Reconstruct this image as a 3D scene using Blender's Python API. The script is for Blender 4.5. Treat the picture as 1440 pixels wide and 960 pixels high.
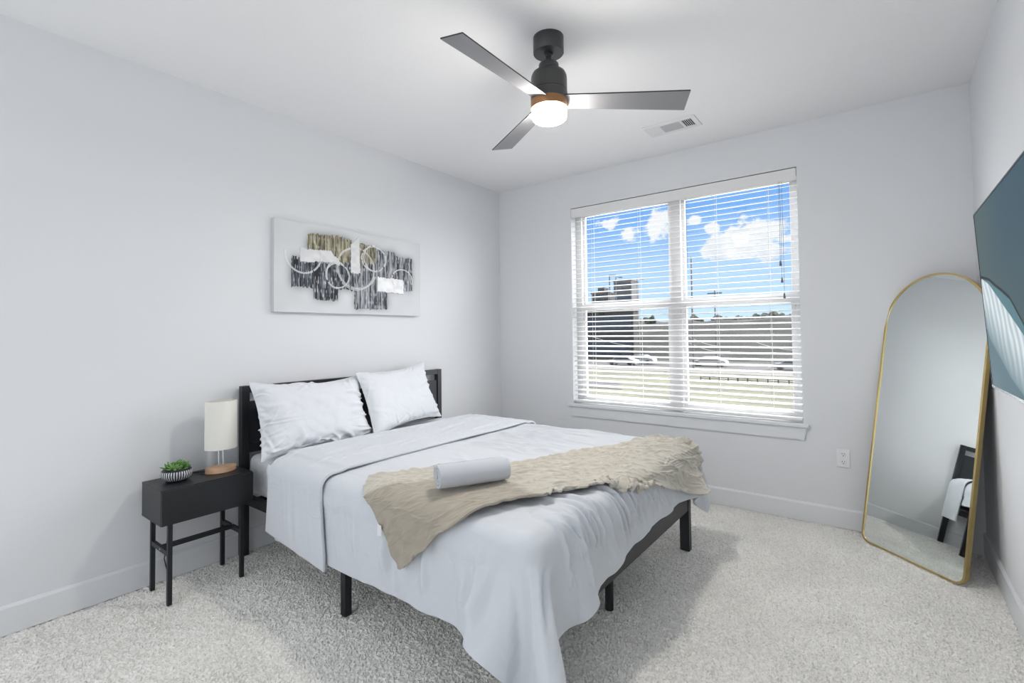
import bpy, bmesh, math, random
import numpy as np
from mathutils import Vector, Matrix, noise
from mathutils.bvhtree import BVHTree

for o in list(bpy.data.objects):
    bpy.data.objects.remove(o)
sc = bpy.context.scene
COL = sc.collection
R = math.radians
random.seed(7)
rng = np.random.default_rng(11)

# ------------------------------------------------------------------ camera
CAM = Vector((3.07711, -3.92739, 1.29222))
F, PX, PY = 689.042, 709.065, 448.997
yaw, pitch, roll = -0.656896, 0.0296833, -0.0104375
fw = Vector((math.sin(yaw)*math.cos(pitch), math.cos(yaw)*math.cos(pitch), math.sin(pitch)))
r0 = fw.cross(Vector((0, 0, 1))).normalized()
u0 = r0.cross(fw)
rr = r0*math.cos(roll) + u0*math.sin(roll)
uu = -r0*math.sin(roll) + u0*math.cos(roll)
cam = bpy.data.cameras.new('camera')
co = bpy.data.objects.new('camera', cam)
COL.objects.link(co)
co.matrix_world = Matrix(((rr.x, uu.x, -fw.x, CAM.x), (rr.y, uu.y, -fw.y, CAM.y), (rr.z, uu.z, -fw.z, CAM.z), (0, 0, 0, 1)))
cam.sensor_width = 36
cam.lens = F/1440*36
cam.shift_x = (720-PX)/1440
cam.shift_y = (PY-480)/1440
cam.clip_start = 0.02
cam.clip_end = 2000
sc.camera = co
sc.view_settings.view_transform = 'Standard'
sc.view_settings.look = 'None'
sc.view_settings.gamma = 1
sc.view_settings.use_curve_mapping = False
sc.view_settings.exposure = 0.93

# ------------------------------------------------------------------ world (sky with clouds)
REAR = .78      # fill light let in where the unseen rear wall is left off
LEFT_FILL = 7.0      # added sky patch on the left, outside the view, brightens the right side
RIGHT_FILL = 6.5     # added sky patch right of the window, out of view, brightens the left wall
ZEN = 3.2       # bright high sky
wd = bpy.data.worlds.new('World')
sc.world = wd
wd.use_nodes = True
nt = wd.node_tree
N = nt.nodes
N.clear()
L = nt.links.new


def nmath(op, a, b=None, c=None, clamp=False):
    n = N.new('ShaderNodeMath')
    n.operation = op
    n.use_clamp = clamp
    for i, v in enumerate((a, b, c)):
        if v is None:
            continue
        if isinstance(v, (int, float)):
            n.inputs[i].default_value = v
        else:
            L(v, n.inputs[i])
    return n.outputs[0]


def nmix(f, a, b):
    n = N.new('ShaderNodeMix')
    n.data_type = 'RGBA'
    for s, v in ((n.inputs[0], f), (n.inputs[6], a), (n.inputs[7], b)):
        if isinstance(v, tuple):
            s.default_value = v
        elif isinstance(v, (int, float)):
            s.default_value = v
        else:
            L(v, s)
    return n.outputs[2]


def nmap(v, a, b, c=0.0, d=1.0, smooth=True):
    n = N.new('ShaderNodeMapRange')
    n.interpolation_type = 'SMOOTHSTEP' if smooth else 'LINEAR'
    L(v, n.inputs[0])
    for i, x in enumerate((a, b, c, d)):
        n.inputs[i+1].default_value = x
    return n.outputs[0]


tc = N.new('ShaderNodeTexCoord')
sx = N.new('ShaderNodeSeparateXYZ')
L(tc.outputs['Generated'], sx.inputs[0])
dx, dy, dz = sx.outputs
ysafe = nmath('MAXIMUM', dy, 0.05)
gu = nmath('DIVIDE', dx, ysafe)
gw = nmath('DIVIDE', dz, ysafe)
comb = N.new('ShaderNodeCombineXYZ')
L(gu, comb.inputs[0])
L(gw, comb.inputs[1])
nz = N.new('ShaderNodeTexNoise')
L(comb.outputs[0], nz.inputs['Vector'])
nz.inputs['Scale'].default_value = 26
nz.inputs['Detail'].default_value = 5
nz.inputs['Roughness'].default_value = 0.6
BLOBS = [(-0.235, .170, .045, .028), (-0.20, .180, .06, .036), (-0.165, .178, .045, .030), (-.265, .160, .032, .016), (-.215, .150, .075, .018),
         (-.16, .150, .045, .020), (-.255, .205, .02, .018), (-.135, .165, .03, .010),
         (-0.468, .244, .030, .016), (-.43, .212, .026, .018), (-.365, .220, .030, .040), (-.29, .222, .018, .014), (-.345, .235, .03, .016)]
best = None
for (bu, bw, ba, bb) in BLOBS:
    e1 = nmath('MULTIPLY', nmath('SUBTRACT', gu, bu), 1/ba)
    e2 = nmath('MULTIPLY', nmath('SUBTRACT', gw, bw), 1/bb)
    q = nmath('ADD', nmath('MULTIPLY', e1, e1), nmath('MULTIPLY', e2, e2))
    v = nmath('SUBTRACT', 1.0, nmath('SQRT', q))
    best = v if best is None else nmath('MAXIMUM', best, v)
dens = nmath('ADD', best, nmath('MULTIPLY', nmath('SUBTRACT', nz.outputs[0], 0.5), 2.9))
mask = nmap(dens, 0.02, 0.42)
skyt = nmap(gw, 0.0, 0.25, smooth=False)
sky = nmix(skyt, (.37, .50, .60, 1), (.105, .25, .52, 1))
nz2 = N.new('ShaderNodeTexNoise')
L(comb.outputs[0], nz2.inputs['Vector'])
nz2.inputs['Scale'].default_value = 17
nz2.inputs['Detail'].default_value = 4
shade = nmath('MULTIPLY', nmap(nz2.outputs[0], .42, .62), nmap(gw, .20, .13))
cl = nmix(shade, (.51, .52, .535, 1), (.33, .375, .45, 1))
skyc = nmix(mask, sky, cl)
# direction dependent brightness: the visible patch of blue sky, the brighter haze higher up, added fill patches at the sides and fill behind
el = nmap(gw, 0.36, 0.8)
front0 = nmix(el, skyc, (ZEN, ZEN*1.0, ZEN*1.03, 1))
dotn = N.new('ShaderNodeVectorMath')
dotn.operation = 'DOT_PRODUCT'
L(tc.outputs['Generated'], dotn.inputs[0])
dotn.inputs[1].default_value = (.741, .543, .395)
glow = nmap(dotn.outputs['Value'], 0.62, 0.97)  # mask of the added sky patch right of the window
up = nmap(dz, -0.02, 0.02)
front1 = nmix(nmath('MULTIPLY', glow, up), front0, (RIGHT_FILL, RIGHT_FILL*.98, RIGHT_FILL*1.0, 1))
dotm = N.new('ShaderNodeVectorMath')
dotm.operation = 'DOT_PRODUCT'
L(tc.outputs['Generated'], dotm.inputs[0])
dotm.inputs[1].default_value = (-.855, .302, .422)
front = nmix(nmath('MULTIPLY', nmap(dotm.outputs['Value'], .80, .97), up), front1, (LEFT_FILL, LEFT_FILL, LEFT_FILL*1.02, 1))
rearf = nmap(dy, 0.02, -0.10)
rearc = nmix(nmap(dz, -0.3, 0.5), (REAR*.9, REAR*.93, REAR*.95, 1), (REAR*.97, REAR, REAR*1.05, 1))
allc = nmix(rearf, front, rearc)
bg = N.new('ShaderNodeBackground')
L(allc, bg.inputs[0])
bg.inputs[1].default_value = 1.0
wo = N.new('ShaderNodeOutputWorld')
L(bg.outputs[0], wo.inputs[0])

# sun: high in front of the window; the blind's slats stop it and throw it up to the ceiling
sl = bpy.data.lights.new('sun', 'SUN')
sl.energy = 2.4
sl.angle = R(1)
sl.color = (1, .95, .86)
so = bpy.data.objects.new('sun', sl)
COL.objects.link(so)
so.rotation_euler = Vector((-0.34, -0.42, -0.84)).to_track_quat('-Z', 'Y').to_euler()

# ------------------------------------------------------------------ materials
MATS = {}


def mat(name, color, rough=0.5, metal=0.0, bump=None, var=None, spec=0.5, sheen=0.0, emit=None, coat=0.0, trans=0.0):
    """procedural material; bump=(scale, strength, distance), var=(scale, amount)"""
    m = bpy.data.materials.new(name)
    m.use_nodes = True
    t = m.node_tree
    b = t.nodes['Principled BSDF']
    b.inputs['Base Color'].default_value = (*color, 1)
    b.inputs['Roughness'].default_value = rough
    b.inputs['Metallic'].default_value = metal
    b.inputs['Specular IOR Level'].default_value = spec
    if sheen:
        b.inputs['Sheen Weight'].default_value = sheen
        b.inputs['Sheen Roughness'].default_value = 0.5
    if coat:
        b.inputs['Coat Weight'].default_value = coat
        b.inputs['Coat Roughness'].default_value = 0.05
    if emit:
        b.inputs['Emission Color'].default_value = (*emit[0], 1)
        b.inputs['Emission Strength'].default_value = emit[1]
    tcn = t.nodes.new('ShaderNodeTexCoord')
    if var:
        n = t.nodes.new('ShaderNodeTexNoise')
        t.links.new(tcn.outputs['Object'], n.inputs['Vector'])
        n.inputs['Scale'].default_value = var[0]
        n.inputs['Detail'].default_value = 4
        rp = t.nodes.new('ShaderNodeValToRGB')
        t.links.new(n.outputs[0], rp.inputs[0])
        a = var[1]
        rp.color_ramp.elements[0].position = .3
        rp.color_ramp.elements[1].position = .7
        rp.color_ramp.elements[0].color = (*[max(0, c*(1-a)) for c in color], 1)
        rp.color_ramp.elements[1].color = (*[min(1, c*(1+a)) for c in color], 1)
        t.links.new(rp.outputs[0], b.inputs['Base Color'])
    if bump:
        n = t.nodes.new('ShaderNodeTexNoise')
        t.links.new(tcn.outputs['Object'], n.inputs['Vector'])
        n.inputs['Scale'].default_value = bump[0]
        n.inputs['Detail'].default_value = 3
        bp = t.nodes.new('ShaderNodeBump')
        bp.inputs['Strength'].default_value = bump[1]
        bp.inputs['Distance'].default_value = bump[2]
        t.links.new(n.outputs[0], bp.inputs['Height'])
        t.links.new(bp.outputs[0], b.inputs['Normal'])
    MATS[name] = m
    return m


def attr_mat(name, rough=.6, bump=None, emit=0.0, sheen=0.0, coat=0.0):
    """colours of a real painted / printed / woven surface, stored per vertex"""
    m = mat(name, (.8, .8, .8), rough, bump=bump, sheen=sheen, coat=coat)
    t = m.node_tree
    b = t.nodes['Principled BSDF']
    a = t.nodes.new('ShaderNodeAttribute')
    a.attribute_name = 'Col'
    t.links.new(a.outputs['Color'], b.inputs['Base Color'])
    if emit:
        t.links.new(a.outputs['Color'], b.inputs['Emission Color'])
        b.inputs['Emission Strength'].default_value = emit
    return m


M_wall = mat('wall_paint', (.75, .765, .79), .85, bump=(90, .08, .004), spec=.25)
M_ceil = mat('ceiling_paint', (.90, .90, .91), .9, bump=(60, .15, .006), spec=.2)
M_trim = mat('trim_paint', (.76, .775, .80), .45)
M_black = mat('black_steel', (.010, .012, .015), .42)
M_blackpanel = mat('charcoal_panel', (.014, .017, .022), .5, bump=(300, .05, .001))
M_night = mat('black_laminate', (.014, .0155, .018), .38, bump=(200, .04, .001))
M_sheet = mat('white_sheet', (.72, .745, .785), .9, bump=(500, .06, .001), spec=.2, sheen=.15)
M_duvet = mat('white_duvet_cotton', (.655, .685, .73), .9, bump=(420, .08, .001), spec=.2, sheen=.15)
def soft_wrinkles(m, scale, strength):
    t = m.node_tree
    b = t.nodes['Principled BSDF']
    old = b.inputs['Normal'].links[0].from_node
    n = t.nodes.new('ShaderNodeTexNoise')
    c = t.nodes.new('ShaderNodeTexCoord')
    t.links.new(c.outputs['Object'], n.inputs['Vector'])
    n.inputs['Scale'].default_value = scale
    n.inputs['Detail'].default_value = 2
    n.inputs['Distortion'].default_value = 1.6
    bp = t.nodes.new('ShaderNodeBump')
    bp.inputs['Strength'].default_value = strength
    bp.inputs['Distance'].default_value = .02
    t.links.new(n.outputs[0], bp.inputs['Height'])
    t.links.new(bp.outputs[0], old.inputs['Normal'])


M_pillow = mat('white_pillow_cotton', (.70, .725, .765), .9, bump=(420, .08, .001), spec=.2, sheen=.15)
soft_wrinkles(M_duvet, 9, .22)
soft_wrinkles(M_pillow, 11, .18)
soft_wrinkles(M_sheet, 10, .3)
M_towel = mat('white_plush', (.56, .585, .63), .95, bump=(700, .35, .002), spec=.1, sheen=.4)
M_shade = mat('linen_shade', (.80, .79, .74), .9, bump=(600, .25, .001), spec=.1)
M_wood = mat('beech_wood', (.62, .40, .25), .45, var=(14, .18))
M_chrome = mat('chrome', (.75, .76, .78), .12, 1.0)
M_steelc = mat('brushed_screw', (.55, .56, .58), .3, 1.0)
M_gold = mat('gold_frame', (.62, .48, .22), .28, 1.0)
M_backing = mat('mirror_backing', (.05, .045, .04), .7)
M_mirror = mat('mirror_glass', (.88, .92, .90), 0.0, 1.0)
M_blind = mat('white_blind', (.80, .80, .80), .45)
M_vinyl = mat('white_vinyl', (.62, .625, .635), .4)
M_cord = mat('white_cord', (.72, .72, .70), .8)
M_cordg = mat('grey_cord', (.16, .17, .19), .7)
M_fan = mat('matte_black_metal', (.020, .020, .022), .38, spec=.8)
M_blade = mat('charcoal_blade', (.25, .25, .265), .45)
M_bladeedge = mat('black_blade_edge', (.02, .02, .022), .5)
M_collar = mat('glow_tinted_collar', (.30, .15, .06), .45, .3)  # warm lamp glow on the lower housing, put into the colour
M_lightglass = mat('lit_diffuser', (1, .95, .85), .4, emit=((1, .95, .88), 58.0))
M_tvb = mat('tv_black_plastic', (.012, .014, .016), .3)
M_plate = mat('white_plastic', (.80, .81, .83), .35)
M_dark = mat('dark_slot', (.01, .01, .01), .8)
M_ventw = mat('white_enamel', (.80, .80, .81), .5)
M_ventg = mat('grey_louvre', (.52, .52, .54), .6)
M_leaf = mat('green_leaf', (.10, .24, .05), .45, var=(60, .5))
M_leaf2 = mat('pale_leaf', (.20, .36, .12), .45, var=(60, .4))
M_soil = mat('soil', (.05, .04, .03), .9)
M_cable = mat('black_cable', (.012, .012, .013), .5)
M_art = attr_mat('painted_canvas', .75, bump=(160, .25, .002))
M_screen = attr_mat('screen_picture', .55, emit=0.58)
for _l in list(M_screen.node_tree.links):
    if _l.to_socket.name == 'Base Color':
        M_screen.node_tree.links.remove(_l)
M_screen.node_tree.nodes['Principled BSDF'].inputs['Base Color'].default_value = (.012, .014, .016, 1)
M_screen.node_tree.nodes['Principled BSDF'].inputs['Specular IOR Level'].default_value = .1
M_throw = attr_mat('woven_throw', .95, bump=(260, .5, .004), sheen=.3)
# exterior
M_lawn = mat('lawn', (.055, .057, .030), .95, var=(.25, .35))
M_road = mat('asphalt', (.026, .026, .026), .9, var=(.5, .15))
M_bounce = mat('pale_bounce', (.60, .59, .57), .9, var=(.6, .06))  # reflector colour of the added ground slab
M_walk = mat('concrete_walk', (.085, .08, .072), .9, var=(.4, .1))
M_slope = mat('scrub_slope', (.0065, .0068, .0055), .95, var=(.18, .45))
M_bld = mat('dark_facade', (.022, .023, .023), .8, var=(.3, .3))
M_bld2 = mat('stone_facade', (.06, .06, .065), .8, var=(.1, .15))
M_bglass = mat('blue_window', (.025, .042, .075), .5, spec=.2)
M_tree = mat('tree_leaves', (.018, .028, .014), .9, var=(1.2, .5))
M_trunk = mat('bark', (.06, .05, .04), .9)
M_pole = mat('galvanised_pole', (.06, .07, .08), .5)
M_wire = mat('pale_cable', (.45, .44, .40), .7)
M_rail = mat('black_railing', (.02, .02, .025), .5)
M_carw = mat('white_car_paint', (.40, .41, .42), .25)
M_card = mat('silver_car_paint', (.28, .30, .33), .25)
M_tyre = mat('tyre', (.012, .012, .012), .8)
M_ext = mat('siding', (.55, .55, .55), .8)

# carpet
M_carpet = bpy.data.materials.new('cut_pile_carpet')
M_carpet.use_nodes = True
t = M_carpet.node_tree
b = t.nodes['Principled BSDF']
b.inputs['Roughness'].default_value = 1
b.inputs['Specular IOR Level'].default_value = .1
b.inputs['Sheen Weight'].default_value = .2
tcn = t.nodes.new('ShaderNodeTexCoord')


def tex(kind, scale, detail=2, rough=.5):
    n = t.nodes.new(kind)
    t.links.new(tcn.outputs['Object'], n.inputs['Vector'])
    n.inputs['Scale'].default_value = scale
    if 'Detail' in n.inputs:
        n.inputs['Detail'].default_value = detail
        n.inputs['Roughness'].default_value = rough
    return n


n0 = tex('ShaderNodeTexVoronoi', 170)
n0.inputs['Randomness'].default_value = 1
sepc = t.nodes.new('ShaderNodeSeparateColor')
t.links.new(n0.outputs['Color'], sepc.inputs[0])
nq = tex('ShaderNodeTexNoise', 75, 3, .7)
n1 = t.nodes.new('ShaderNodeMix')
n1.data_type = 'FLOAT'
n1.inputs[0].default_value = .40
t.links.new(nq.outputs[0], n1.inputs[2])
t.links.new(sepc.outputs[0], n1.inputs[3])
n2 = tex('ShaderNodeTexNoise', 3.2, 3)
rp = t.nodes.new('ShaderNodeValToRGB')
rp.color_ramp.elements[0].position = .2
rp.color_ramp.elements[1].position = .7
rp.color_ramp.elements[0].color = (.56, .548, .515, 1)
rp.color_ramp.elements[1].color = (.86, .85, .815, 1)
t.links.new(n1.outputs[0], rp.inputs[0])
rp2 = t.nodes.new('ShaderNodeValToRGB')
rp2.color_ramp.elements[0].position = .35
rp2.color_ramp.elements[1].position = .65
rp2.color_ramp.elements[0].color = (.92, .92, .92, 1)
rp2.color_ramp.elements[1].color = (1, 1, 1, 1)
t.links.new(n2.outputs[0], rp2.inputs[0])
mx = t.nodes.new('ShaderNodeMix')
mx.data_type = 'RGBA'
mx.blend_type = 'MULTIPLY'
mx.inputs[0].default_value = 1
t.links.new(rp.outputs[0], mx.inputs[6])
t.links.new(rp2.outputs[0], mx.inputs[7])
t.links.new(mx.outputs[2], b.inputs['Base Color'])
n3 = tex('ShaderNodeTexNoise', 190, 3, .7)
bp = t.nodes.new('ShaderNodeBump')
bp.inputs['Strength'].default_value = .4
bp.inputs['Distance'].default_value = .010
t.links.new(n3.outputs[0], bp.inputs['Height'])
# thin window glass: lets light through, faint reflection
M_glass = bpy.data.materials.new('window_glass')
M_glass.use_nodes = True
t = M_glass.node_tree
t.nodes.clear()
tr = t.nodes.new('ShaderNodeBsdfTransparent')
tr.inputs[0].default_value = (.97, .98, .98, 1)
gl = t.nodes.new('ShaderNodeBsdfGlossy')
gl.inputs['Roughness'].default_value = 0.0
ms = t.nodes.new('ShaderNodeMixShader')
ms.inputs[0].default_value = .04
t.links.new(tr.outputs[0], ms.inputs[1])
t.links.new(gl.outputs[0], ms.inputs[2])
om = t.nodes.new('ShaderNodeOutputMaterial')
t.links.new(ms.outputs[0], om.inputs[0])

# ------------------------------------------------------------------ object helpers
ORIGIN = {}


def empty(name, loc, label, cat, group=None):
    o = bpy.data.objects.new(name, None)
    o.empty_display_size = .05
    o.location = loc
    COL.objects.link(o)
    ORIGIN[o.name] = Vector(loc)
    o['label'] = label
    o['category'] = cat
    if group:
        o['group'] = group
    return o


def tag(o, label, cat, group=None):
    o['label'] = label
    o['category'] = cat
    if group:
        o['group'] = group
    return o


def link(me, name, m, parent=None, loc=None, smooth=False, kind=None, label=None):
    """me holds world coordinates; they are moved to the object's own origin"""
    if parent is not None:
        org = ORIGIN[parent.name]
    else:
        org = Vector(loc) if loc is not None else Vector((0, 0, 0))
    me.transform(Matrix.Translation(-org))
    me.name = name
    o = bpy.data.objects.new(name, me)
    COL.objects.link(o)
    ORIGIN[o.name] = org
    if parent is not None:
        o.parent = parent
    else:
        o.location = org
    if m is not None:
        for mm in (m if isinstance(m, (list, tuple)) else [m]):
            me.materials.append(mm)
    if smooth:
        me.polygons.foreach_set('use_smooth', [True]*len(me.polygons))
    if kind:
        o['kind'] = kind
    if label:
        o['label'] = label
    return o


class MB:
    def __init__(self):
        self.bm = bmesh.new()

    def box(self, x0, x1, y0, y1, z0, z1, bev=0.0, seg=2, rot=None, mi=0):
        b = bmesh.new()
        bmesh.ops.create_cube(b, size=1)
        for v in b.verts:
            v.co = Vector(((x0+x1)/2+v.co.x*(x1-x0), (y0+y1)/2+v.co.y*(y1-y0), (z0+z1)/2+v.co.z*(z1-z0)))
        if bev:
            bmesh.ops.bevel(b, geom=b.edges[:], offset=bev, segments=seg, affect='EDGES', profile=.6)
        if rot is not None:
            bmesh.ops.transform(b, matrix=rot, verts=b.verts)
        self._merge(b, mi)
        return self

    def _merge(self, b, mi=0):
        for f in b.faces:
            f.material_index = mi
        me = bpy.data.meshes.new('tmp')
        b.to_mesh(me)
        b.free()
        self.bm.from_mesh(me)
        bpy.data.meshes.remove(me)

    def lathe(self, prof, c, seg=48, mat4=None, mi=0):
        """prof: (radius, height) pairs; c: axis base"""
        b = bmesh.new()
        rings = []
        for (r, z) in prof:
            if r < 1e-5:
                rings.append([b.verts.new((0, 0, z))])
            else:
                rings.append([b.verts.new((r*math.cos(2*math.pi*i/seg), r*math.sin(2*math.pi*i/seg), z)) for i in range(seg)])
        for a, d in zip(rings, rings[1:]):
            for i in range(seg):
                j = (i+1) % seg
                if len(a) == 1 and len(d) == 1:
                    continue
                if len(a) == 1:
                    b.faces.new((a[0], d[j], d[i]))
                elif len(d) == 1:
                    b.faces.new((a[i], a[j], d[0]))
                else:
                    b.faces.new((a[i], a[j], d[j], d[i]))
        bmesh.ops.recalc_face_normals(b, faces=b.faces[:])
        mm = Matrix.Translation(Vector(c)) @ (mat4 if mat4 is not None else Matrix())
        bmesh.ops.transform(b, matrix=mm, verts=b.verts)
        self._merge(b, mi)
        return self

    def tube(self, pts, r, seg=10, mi=0, closed=False, caps=True):
        b = bmesh.new()
        pts = [Vector(p) for p in pts]
        n = len(pts)
        rings = []
        prev = None
        for i, p in enumerate(pts):
            if closed:
                d = pts[(i+1) % n]-pts[i-1]
            else:
                d = pts[min(i+1, n-1)]-pts[max(i-1, 0)]
            d.normalize()
            if prev is None:
                a = d.orthogonal().normalized()
            else:
                a = (prev-d*prev.dot(d)).normalized()
            prev = a
            e = d.cross(a)
            rad = r[i] if isinstance(r, (list, tuple)) else r
            rings.append([b.verts.new(p+(a*math.cos(2*math.pi*k/seg)+e*math.sin(2*math.pi*k/seg))*rad) for k in range(seg)])
        rng_ = range(n if closed else n-1)
        for i in rng_:
            A, B = rings[i], rings[(i+1) % n]
            for k in range(seg):
                b.faces.new((A[k], A[(k+1) % seg], B[(k+1) % seg], B[k]))
        if caps and not closed:
            b.faces.new(rings[0][::-1])
            b.faces.new(rings[-1])
        bmesh.ops.recalc_face_normals(b, faces=b.faces[:])
        self._merge(b, mi)
        return self

    def prism(self, poly, vec, bev=0.0, mi=0, holes=None):
        """poly: closed list of 3D points (planar), extruded by vec"""
        b = bmesh.new()
        vec = Vector(vec)
        A = [b.verts.new(Vector(p)) for p in poly]
        B = [b.verts.new(Vector(p)+vec) for p in poly]
        b.faces.new(A)
        b.faces.new(B[::-1])
        n = len(A)
        for i in range(n):
            b.faces.new((A[i], B[i], B[(i+1) % n], A[(i+1) % n]))
        bmesh.ops.recalc_face_normals(b, faces=b.faces[:])
        if bev:
            bmesh.ops.bevel(b, geom=b.edges[:], offset=bev, segments=2, affect='EDGES')
        self._merge(b, mi)
        return self

    def build(self, name, m, parent=None, loc=None, smooth=None, kind=None, label=None):
        me = bpy.data.meshes.new(name)
        self.bm.to_mesh(me)
        self.bm.free()
        o = link(me, name, m, parent, loc, False, kind, label)
        if smooth is not None:
            me.polygons.foreach_set('use_smooth', [True]*len(me.polygons))
            if smooth < 180:
                md = o.modifiers.new('edges', 'EDGE_SPLIT')
                md.split_angle = R(smooth)
        return o


def grid_mesh(P, closed_u=False, colors=None, flip=False):
    """P: (nu, nv, 3) array -> mesh"""
    nu, nv = P.shape[:2]
    idx = np.arange(nu*nv).reshape(nu, nv)
    a = idx[:-1, :-1].ravel()
    b_ = idx[1:, :-1].ravel()
    c = idx[1:, 1:].ravel()
    d = idx[:-1, 1:].ravel()
    fc = np.stack([a, b_, c, d] if not flip else [a, d, c, b_], 1)
    me = bpy.data.meshes.new('grid')
    me.from_pydata(P.reshape(-1, 3).tolist(), [], fc.tolist())
    if colors is not None:
        ca = me.color_attributes.new('Col', 'FLOAT_COLOR', 'POINT')
        cc = np.concatenate([colors.reshape(-1, 3), np.ones((nu*nv, 1))], 1).astype(np.float32)
        ca.data.foreach_set('color', cc.ravel())
    me.update()
    return me


def copy_tree(o, loc=None, parent=None):
    c = o.copy()
    COL.objects.link(c)
    if loc is not None:
        c.location = loc
    if parent is not None:
        c.parent = parent
    for ch in list(o.children):
        copy_tree(ch, None, c)
    return c


def smoothnoise(shape, scale, seed):
    """value noise array, scale = cells across (u, v)"""
    g = np.random.default_rng(seed).random((int(scale[0])+3, int(scale[1])+3))
    u = np.linspace(0, scale[0], shape[0])
    v = np.linspace(0, scale[1], shape[1])
    iu = u.astype(int)
    iv = v.astype(int)
    fu = u-iu
    fv = v-iv
    fu = (fu*fu*(3-2*fu))[:, None]
    fv = (fv*fv*(3-2*fv))[None, :]
    g00 = g[np.ix_(iu, iv)]
    g10 = g[np.ix_(iu+1, iv)]
    g01 = g[np.ix_(iu, iv+1)]
    g11 = g[np.ix_(iu+1, iv+1)]
    return (g00*(1-fu)+g10*fu)*(1-fv)+(g01*(1-fu)+g11*fu)*fv


# ------------------------------------------------------------------ room shell
W, H, HB, TB = 3.51825, 2.74, 0.127, 0.014
YB = -5.3        # room carries on behind the camera
WX0, WX1, WZ0, WZ1 = 0.835, 2.632, 0.655, 2.437
MB().box(-.15, W+.15, YB, .15, H, H+.2).build('ceiling', M_ceil, kind='structure')
MB().box(-.15, 0, YB, 0, 0, H).build('wall_left', M_wall, kind='structure')
MB().box(W, W+.15, YB, 0, 0, H).build('wall_right', M_wall, kind='structure')
wb = MB()
wb.box(-.15, WX0, 0, .15, 0, H)
wb.box(WX1, W+.15, 0, .15, 0, H)
wb.box(WX0, WX1, 0, .15, 0, WZ0-.025)
wb.box(WX0, WX1, 0, .15, WZ1, H)
wb.build('wall_back', M_wall, kind='structure')


def baseboard(name, p0, p1, nrm):
    p0, p1, n = Vector(p0), Vector(p1), Vector(nrm)
    prof = [(0, 0), (TB, 0), (TB, HB-.012), (TB-.005, HB-.003), (TB-.010, HB), (0, HB)]
    poly = [p0+n*a+Vector((0, 0, h)) for a, h in prof]
    MB().prism(poly, p1-p0).build(name, M_trim, kind='structure')


baseboard('baseboard_left', (0, YB, 0), (0, 0, 0), (1, 0, 0))
baseboard('baseboard_back', (TB, 0, 0), (W-TB, 0, 0), (0, -1, 0))
baseboard('baseboard_right', (W, YB, 0), (W, 0, 0), (-1, 0, 0))
# carpet: every tuft tip of the cut pile is a vertex of the floor's surface
cnx, cny = 600, 640
CY0 = -3.75
crx = np.random.default_rng(77)
cx = np.linspace(.001, W-.001, cnx)[:, None]*np.ones((1, cny))+crx.uniform(-.0022, .0022, (cnx, cny))
cy = np.linspace(CY0, -.001, cny)[None, :]*np.ones((cnx, 1))+crx.uniform(-.0022, .0022, (cnx, cny))
cz = -.011+.012*crx.random((cnx, cny))**.8+.004*(smoothnoise((cnx, cny), (170, 180), 78)-.5)+.003*(smoothnoise((cnx, cny), (30, 32), 79)-.5)
me = grid_mesh(np.stack([cx, cy, cz], -1))
bmx = bmesh.new()
bmx.from_mesh(me)
for (a, c, d_, e_, z1) in ((-.15, W+.15, YB, CY0, 0), (-.15, W+.15, CY0, .15, -.016)):
    vs = [bmx.verts.new(q) for q in ((a, d_, z1), (c, d_, z1), (c, e_, z1), (a, e_, z1), (a, d_, -.2), (c, d_, -.2), (c, e_, -.2), (a, e_, -.2))]
    for q in ((0, 1, 2, 3), (4, 7, 6, 5), (0, 4, 5, 1), (1, 5, 6, 2), (2, 6, 7, 3), (3, 7, 4, 0)):
        bmx.faces.new([vs[i] for i in q])
bmx.to_mesh(me)
bmx.free()
link(me, 'floor', M_carpet, kind='structure')
# sill board and apron
MB().box(.794, 2.665, -.032, .148, .632, .657, .005).build('trim_1', M_trim, kind='structure')
MB().prism([(.829, 0, .632), (2.642+.012, 0, .632), (2.642-.006, 0, .545), (.829+.006, 0, .545)], (0, -.016, 0), .003).build('trim_2', M_trim, kind='structure')

# ------------------------------------------------------------------ window
win = bpy.data.objects.new('window_1', None)
win.location = ((WX0+WX1)/2, .1, WZ0)
COL.objects.link(win)
ORIGIN[win.name] = Vector(win.location)
win['kind'] = 'structure'
FY0, FY1 = .085, .147
XL0, XL1, XR0, XR1 = .915, 1.695, 1.822, 2.575   # glass openings
fr = MB()
fr.box(WX0, .895, FY0, FY1, .657, WZ1, .003)
fr.box(2.597, WX1, FY0, FY1, .657, WZ1, .003)
fr.box(1.715, 1.802, FY0-.008, FY1, .657, WZ1, .004)
fr.box(WX0, WX1, FY0+.001, FY1-.001, 2.395, WZ1, .003)
fr.box(WX0, WX1, FY0+.001, FY1-.001, .657, .68, .003)
fr.build('window_frame', M_vinyl, win)
for (a, c) in ((.890, 1.720), (1.797, 2.602)):
    s = MB()
    # upper sash (outer), lower sash (inner)
    s.box(a, a+.03, .112, .14, 1.51, 2.40, .003)
    s.box(c-.03, c, .112, .14, 1.51, 2.40, .003)
    s.box(a+.02, c-.02, .113, .139, 2.365, 2.399, .003)
    s.box(a+.02, c-.02, .113, .139, 1.525, 1.565, .003)
    s.build('upper_sash', M_vinyl, win)
    s = MB()
    s.box(a, a+.036, .090, .118, .672, 1.55, .003)
    s.box(c-.036, c, .090, .118, .672, 1.55, .003)
    s.box(a+.001, c-.001, .088, .117, 1.497, 1.551, .004)
    s.box(a+.02, c-.02, .0915, .117, .673, .715, .003)
    s.build('lower_sash', M_vinyl, win)
    MB().box(a+.02, c-.02, .126, .129, 1.55, 2.38).build('glass_pane', M_glass, win)
    MB().box(a+.02, c-.02, .103, .106, .70, 1.51).build('glass_pane', M_glass, win)

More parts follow.
